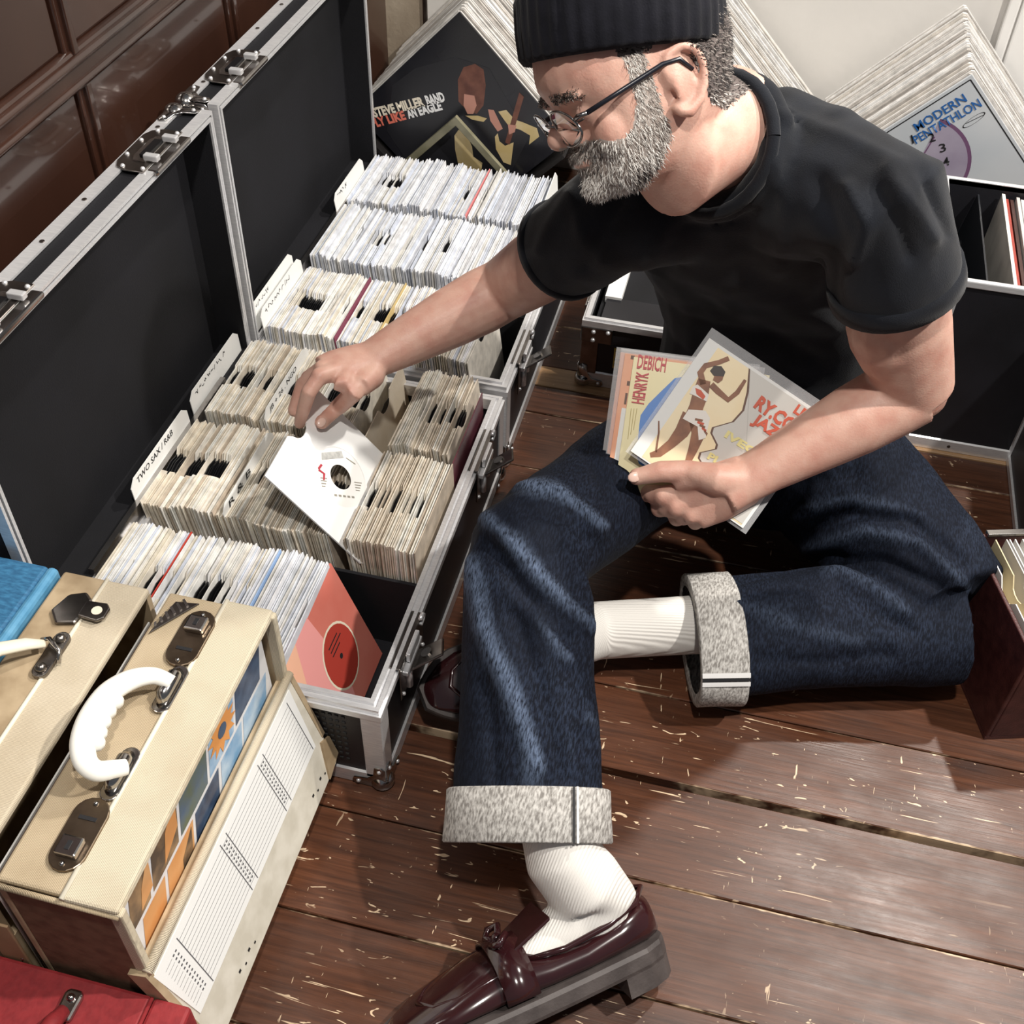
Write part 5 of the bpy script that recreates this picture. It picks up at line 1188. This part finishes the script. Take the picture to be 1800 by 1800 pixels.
for a0, a1_, mt in ((1.02, 1.05, ink), (.97, 1.0, selv)):
    strip_on(cufR, cufRt, .0895, .066, -CF, a0, a1_, .0085, mt, 'selvedge', cR)
# socks
def rib_mat(name, col, axis):
    m = M(name, col, .9, spec=.2); N, L_ = NT(m); tc = N.new('ShaderNodeTexCoord'); mp = N.new('ShaderNodeMapping'); mp.inputs['Rotation'].default_value = axis
    w = N.new('ShaderNodeTexWave'); w.inputs['Scale'].default_value = 95; w.inputs['Distortion'].default_value = .6; L_.new(tc.outputs['Object'], mp.inputs[0]); L_.new(mp.outputs[0], w.inputs['Vector'])
    bp = N.new('ShaderNodeBump'); bp.inputs['Strength'].default_value = .45; bp.inputs['Distance'].default_value = .0015; L_.new(w.outputs[0], bp.inputs['Height']); L_.new(bp.outputs[0], N['Principled BSDF'].inputs['Normal']); return m
sockm = rib_mat('white_ribbed_cotton', (.83, .80, .755), (0, 0, .25)); sockm2 = rib_mat('white_ribbed_cotton_sideways', (.83, .80, .755), (0, 0, 1.4))
# shoe frame (right): heel to toe, sole normal follows the leaning shin
toeR_dir = (Pz(830, 1812, .03)-Pz(1165, 1672, .03)).normalized(); legR = (knR-anR).normalized(); upS = legR*.85+Vector((.0, .05, .40)); upS = (upS-toeR_dir*upS.dot(toeR_dir)).normalized()
hb = Pz(1165, 1672, .018)
def loafer(fo, ta, up, parent, sz=1.0):
    """penny loafer: fo heel bottom, ta heel-to-toe, up sole normal"""
    ta = ta.normalized(); up = (up-ta*up.dot(ta)).normalized(); sd = ta.cross(up)   # sd: to the shoe's own right
    g = lambda a, bb_, c: fo + (ta*a + sd*bb_ + up*c)*sz
    leather = M('oxblood_leather', (.022, .0055, .007), .16, 0, (.034, .009, .010), 14, coat=.5, spec=.6)
    solem = M('dark_rubber_sole', (.050, .040, .038), .6, 0, (.085, .070, .066), 30, bump=.25, bscale=200)
    lo = bpy.data.objects.new('loafer', None); COL.objects.link(lo); lo.parent = parent; lo.location = Vector(fo)-parent.location
    def att(o): o.parent = lo; o.location = -Vector(fo); return o
    hw = lambda a: .033+.020*math.sin(min(1, max(0, a)/.21)*1.35)-(.0 if a < .23 else ((a-.23)/.075)**2*.042)
    outl = [0.004, .012, .03, .06, .09, .12, .15, .18, .21, .24, .255, .265, .275, .284, .291, .297, .301, .304]
    def outline(e, inn=1.0):
        L_ = []; Rr = []
        for a in outl:
            w = max(.004, hw(a)*(math.sqrt(max(.05, 1-((.03-a)/.03)**2)) if a < .03 else 1))*inn+e
            L_.append((a, -w)); Rr.append((a, w))
        return L_+Rr[::-1]
    o2 = outline(.006)
    s1 = MB(); n = len(o2)
    def lay(pts, c): return [g(a, b_, c) for a, b_ in pts]
    s1.loft([lay(o2, .010), lay(outline(.0075), .014), lay(outline(.0075), .026), lay(outline(.005), .030)])
    att(s1.build('sole', solem, None, bevel=0))
    hl_ = [p for p in outline(.006) if p[0] < .085]
    heel = MB(); pts = sorted([p for p in hl_ if p[1] < 0])+sorted([p for p in hl_ if p[1] >= 0], reverse=True)
    heel.loft([lay([(a, b_*.97) for a, b_ in pts], -.012), lay(pts, .011)]); ho = att(heel.build('heel', solem, None))
    # upper: rings along the foot
    rr = []
    for a, h, tp, sl in ((.002, .052, .35, 0), (.006, .064, .55, 0), (.02, .070, .72, 0), (.05, .064, .74, 0), (.09, .058, .74, 0), (.13, .060, .66, 0), (.165, .070, .46, 0), (.20, .064, .46, 0), (.235, .054, .5, 0), (.265, .046, .52, 0), (.288, .038, .5, 0), (.300, .030, .4, 0)):
        w = max(.006, hw(a)*(math.sqrt(max(.08, 1-((.03-a)/.03)**2)) if a < .03 else 1)); ring = []
        for k in range(24):
            q = 2*math.pi*k/24; cx_, cy_ = math.cos(q), math.sin(q)
            y = w*math.copysign(abs(cx_)**.7, cx_); z_ = .026 + (h-.026)*(.5+.5*math.copysign(abs(cy_)**.75, cy_))
            k2 = 1-(1-tp)*max(0, (z_-.026)/(h-.026))**2*.6
            ring.append(g(a, y*k2, z_))
        rr.append(ring)
    up_ = att(MB().loft(rr).build('upper', leather, None, smooth=True))
    # apron seam, saddle strap, tongue, bow
    wel = MB(); path = [g(.155, -.034, .060), g(.19, -.036, .057), g(.225, -.033, .050), g(.25, -.022, .047), g(.262, 0, .0475), g(.25, .022, .047), g(.225, .033, .050), g(.19, .036, .057), g(.155, .034, .060)]
    wel.tube(path, .0032, 8); wo = wel.build('apron_seam', leather, None, smooth=True); wo.parent = up_
    st = MB(); rows_ = []
    for a in (.150, .185):
        rows_.append([g(a, hw(a)*math.cos(q)*1.0*(1.02 if math.sin(q) < .8 else .8), .034+.041*math.sin(q)) for q in [math.pi*k/14 for k in range(15)]])
    v = [p for r_ in rows_ for p in r_]; st.add(v, [(i, i+1, 16+i, 15+i) for i in range(14)]); so = st.build('saddle_strap', leather, None, smooth=True); so.parent = up_
    md = so.modifiers.new('s', 'SOLIDIFY'); md.thickness = .004; md.offset = 1
    tg = MB().add([g(.160, -.026, .072), g(.160, .026, .072), g(.118, .028, .092), g(.116, -.028, .092), g(.160, -.026, .068), g(.160, .026, .068), g(.118, .028, .088), g(.116, -.028, .088)], [(0, 1, 2, 3), (4, 7, 6, 5), (0, 4, 5, 1), (1, 5, 6, 2), (2, 6, 7, 3), (3, 7, 4, 0)]).build('tongue', leather, None, bevel=.0015); tg.parent = up_
    bw = MB()
    for s in (-1, 1): bw.tube([g(.168, 0, .078), g(.162, s*.014, .086), g(.172, s*.022, .082), g(.178, s*.012, .078), g(.170, 0, .078)], .0042, 8)
    bw.ball(g(.169, 0, .080), .006); bo = bw.build('bow', leather, None, smooth=True); bo.parent = up_
    tp = MB(); tpth = [g(.150, -.030, .060), g(.11, -.036, .059), g(.06, -.034, .064), g(.025, -.026, .071), g(.006, 0, .074), g(.025, .026, .071), g(.06, .034, .064), g(.11, .036, .059), g(.150, .030, .060)]
    tp.tube(tpth, .0036, 8); to = tp.build('topline', leather, None, smooth=True); to.parent = up_
    return lo, g
loR, gR = loafer(hb, toeR_dir, upS, P0, 1.1)
sk = MB()
ank = lerp(anR, knR, .02)
sk.tube([Pz(985, 1500, .135)+(knR-cufR)*.10, Pz(992, 1510, .128), lerp(gR(.045, 0, .10), anR, .45), gR(.052, 0, .085), gR(.075, 0, .060)], [.047, .045, .046, .044, .036], 26)
sk.tube([gR(.035, 0, .055), gR(.09, 0, .062), gR(.14, 0, .052), gR(.19, 0, .040)], [.030, .034, .030, .020], 22)
remesh(sk, .004, 8, 'sock', sockm, P0)
# left foot: lies on its outer side under the right leg
fh, ft = Pz(1035, 1122, .045), Pz(785, 1215, .050); fl_dir = (ft-fh).normalized()
loL, gL = loafer(fh, fl_dir, Vector((.25, -.35, .80)), P0, .86)
s2 = MB(); s2.tube([lerp(anL, knL, .40), lerp(anL, knL, .2), anL, gL(.05, 0, .07), gL(.12, 0, .05)], [.042, .041, .041, .038, .032], 26)
remesh(s2, .004, 4, 'sock', sockm2, P0)
# ---------------------------------------------------------------- beanie, glasses, hair
beanm = M('black_ribbed_wool', (.0048, .0050, .0085), .9, 0, (.008, .008, .013), 60, bump=.2, bscale=500, spec=.2, sheen=.08)
bn = MB(); rcx, rcu = .006, .0415; nv = Vector((-.169, 0, .985)); av = Vector((.985, 0, .169)); rr = []
for h_, ra, rb, sh_ in ((.004, .098, .082, 0), (.0, .103, .0875, 0), (.006, .1075, .0915, 0), (.03, .1085, .093, 0), (.058, .107, .092, 0), (.066, .103, .088, 0), (.064, .099, .084, 0), (.085, .095, .080, -.004), (.105, .082, .069, -.008), (.120, .058, .050, -.010), (.128, .03, .026, -.012), (.130, .006, .006, -.012)):
    ring = []
    for k in range(160):
        q = 2*math.pi*k/160; rm = 1+(.010*math.cos(q*40) if h_ < .11 else .004)
        q3 = Vector((rcx, 0, rcu)) + nv*h_ + av*(ra*rm*math.cos(q)+sh_) + Vector((0, 1, 0))*(rb*rm*math.sin(q)); ring.append(Hd(*q3))
    rr.append(ring)
MB().loft(rr).build('beanie', beanm, P0, smooth=True)
gl = bpy.data.objects.new('glasses', None); COL.objects.link(gl); gl.parent = P0; gl.location = HO-P0.location
def gatt(o): o.parent = gl; o.location = -HO; return o
frm = M('gunmetal_frame', (.30, .29, .29), .22, 1); tmpm = M('dark_temple', (.012, .013, .020), .3); glassm = M('clear_lens', (1, 1, 1), .02, trans=1, spec=.5)
for s in (-1, 1):
    c = Vector((.1140, s*.0345, -.0115)); lp = []
    for k in range(33):
        q = 2*math.pi*k/32; lp.append(Hd(c.x - abs(math.cos(q)*.026+.0)*.0 - (.006 if s*math.cos(q) > 0 else 0)*abs(math.cos(q)), c.y+.0265*math.cos(q), c.z+.0205*math.copysign(abs(math.sin(q))**.85, math.sin(q))-.004*0))
    gatt(MB().tube(lp, .0013, 8, False).build('lens_rim', frm, None, smooth=True))
    gatt(MB().add([p+hf*.0003 for p in lp[:-1]]+[p-hf*.0009 for p in lp[:-1]], [tuple(range(32)), tuple(range(63, 31, -1))]+[(i, (i+1) % 32, 32+(i+1) % 32, 32+i) for i in range(32)]).build('lens', glassm, None))
    gatt(MB().tube([Hd(.1065, s*.061, -.003), Hd(.1055, s*.069, -.001), Hd(.0965, s*.0735, .0)], .0026, 8).build('hinge', frm, None, smooth=True))
    gatt(MB().tube([Hd(.0965, s*.0735, .0), Hd(.05, s*.078, .010), Hd(.0, s*.083, .0225), Hd(-.018, s*.083, .023), Hd(-.030, s*.081, .010)], [.0026, .0026, .0026, .0024, .0022], 8).build('temple', tmpm, None, smooth=True))
gatt(MB().tube([Hd(.1155, -.009, -.006), Hd(.1195, 0, -.003), Hd(.1155, .009, -.006)], .0013, 8).build('bridge', frm, None, smooth=True))
# hair and beard: stubbled scalp and jaw, then strands grown from the skin
hairs = [M('white_hair', (.72, .69, .65), .5), M('grey_hair', (.34, .30, .27), .5), M('dark_hair', (.035, .028, .026), .5)]
def inside(poly, x, y):
    c = False; j = len(poly)-1
    for i in range(len(poly)):
        if (poly[i][1] > y) != (poly[j][1] > y) and x < (poly[j][0]-poly[i][0])*(y-poly[i][1])/(poly[j][1]-poly[i][1])+poly[i][0]: c = not c
        j = i
    return c
beardP = [(.034, .040), (.034, -.002), (.044, -.026), (.060, -.040), (.080, -.0375), (.094, -.031), (.125, -.034), (.125, -.13), (.05, -.13), (.012, -.085), (.000, -.050), (.008, .0), (.014, .040)]
hairP = [(.046, .085), (.038, .040), (.012, .038), (.004, .045), (-.024, .046), (-.036, .015), (-.050, -.030), (-.075, -.045), (-.125, -.030), (-.125, .085)]
browP = [(.078, .013), (.078, .022), (.116, .025), (.116, .015)]
bme = body.data; bme.update()
for mm in (M('dark_stubble', (.09, .07, .065), .8, 0, (.16, .13, .12), 120), M('grey_stubble', (.36, .29, .25), .8, 0, (.50, .44, .40), 120)): bme.materials.append(mm)
mi = []
for pl in bme.polygons:
    h = toH(pl.center); k = 0
    if -.13 < h.x < .13 and -.13 < h.z < .10 and abs(h.y) < .1:
        ew = .0035*noise.noise(pl.center*160)
        if inside(hairP, h.x+ew, h.z+ew) and abs(h.y) < .083: k = 1
        elif inside(beardP, h.x+ew, h.z+ew) and not (h.x > .092 and -.064 < h.z < -.055 and abs(h.y) < .02) and abs(h.y) < .078: k = 2
    mi.append(k)
bme.polygons.foreach_set('material_index', mi)
rng = random.Random(5)
cand = []
for v in bme.vertices:
    h = toH(v.co)
    if -.13 < h.x < .13 and -.12 < h.z < .10 and abs(h.y) < .1: cand.append((v.co.copy(), v.normal.copy(), h))
def strands(name, poly, count, ln, w, mix_, dirf, cond=lambda h: True, rad=.0):
    mb = MB(); c_ = [q for q in cand if inside(poly, q[0 + 2].x, q[2].z) and cond(q[2])]
    if not c_: return None
    for i in range(count):
        p, n, h = rng.choice(c_)
        d = dirf(h, n); d = (d + Vector((rng.gauss(0, .25), rng.gauss(0, .25), rng.gauss(0, .25)))).normalized()
        l = ln(h)*rng.uniform(.6, 1.25); base = p - n*.001 + Vector((rng.gauss(0, .001), rng.gauss(0, .001), rng.gauss(0, .001)))
        s1 = d.cross(n); s1 = s1.normalized() if s1.length > 1e-4 else hl; ww = w*rng.uniform(.7, 1.3)
        mid = base + d*l*.55 + n*l*.12; tip = base + d*l + n*l*.04
        mb.mat(mix_(h, rng)); s3 = n*ww*.8
        mb.add([base-s1*ww, base+s1*ww, base+s3, mid-s1*ww*.8, mid+s1*ww*.8, mid+s3*.8, tip], [(0, 1, 4, 3), (1, 2, 5, 4), (2, 0, 3, 5), (3, 4, 6), (4, 5, 6), (5, 3, 6)])
    return mb.build(name, hairs, P0, fix=False)
def bdir(h, n):
    d = (hu*-.85 + hf*(.15 if h.x > .06 else -.35)); return d - n*d.dot(n)*.75 + n*.25
def bmix(h, r):
    if h.x > .085 and h.z > -.075: return r.choice((1, 1, 2, 0))
    if h.z < -.080 and h.x < .05: return r.choice((1, 2, 1, 0))
    return r.choice((0, 0, 0, 1)) if h.x > .02 else r.choice((0, 1, 1))
lips = lambda h: not (h.x > .088 and -.066 < h.z < -.0555 and abs(h.y) < .020) and not (h.z > -.036 and abs(h.y) < .02)
bo = strands('beard', beardP, 9000, lambda h: .0055 if h.z > -.03 else (.0065 if h.z > -.07 else .0075), .00042, bmix, bdir, lips)
bo['label'] = 'short white and grey beard'
strands('hair', hairP, 9000, lambda h: .0045, .0005, lambda h, r: r.choice((1, 2, 2, 2)) if h.z > -.02 else r.choice((1, 1, 2, 0)), lambda h, n: (hu*-.5-hf*.6) - n*(hu*-.5-hf*.6).dot(n)*.7 + n*.35)
strands('eyebrow', browP, 1500, lambda h: .0055, .00045, lambda h, r: r.choice((2, 2, 1)), lambda h, n: hl*math.copysign(1, h.y)*.9+hu*.1, lambda h: .010 < abs(h.y) < .05)
for s in (-1, 1):
    MB().tube([Hd(.0940, s*.022, -.005), Hd(.0975, s*.031, -.0075), Hd(.0935, s*.042, -.0055)], .0011, 6).build('eyelash', hairs[2], P0, smooth=True)
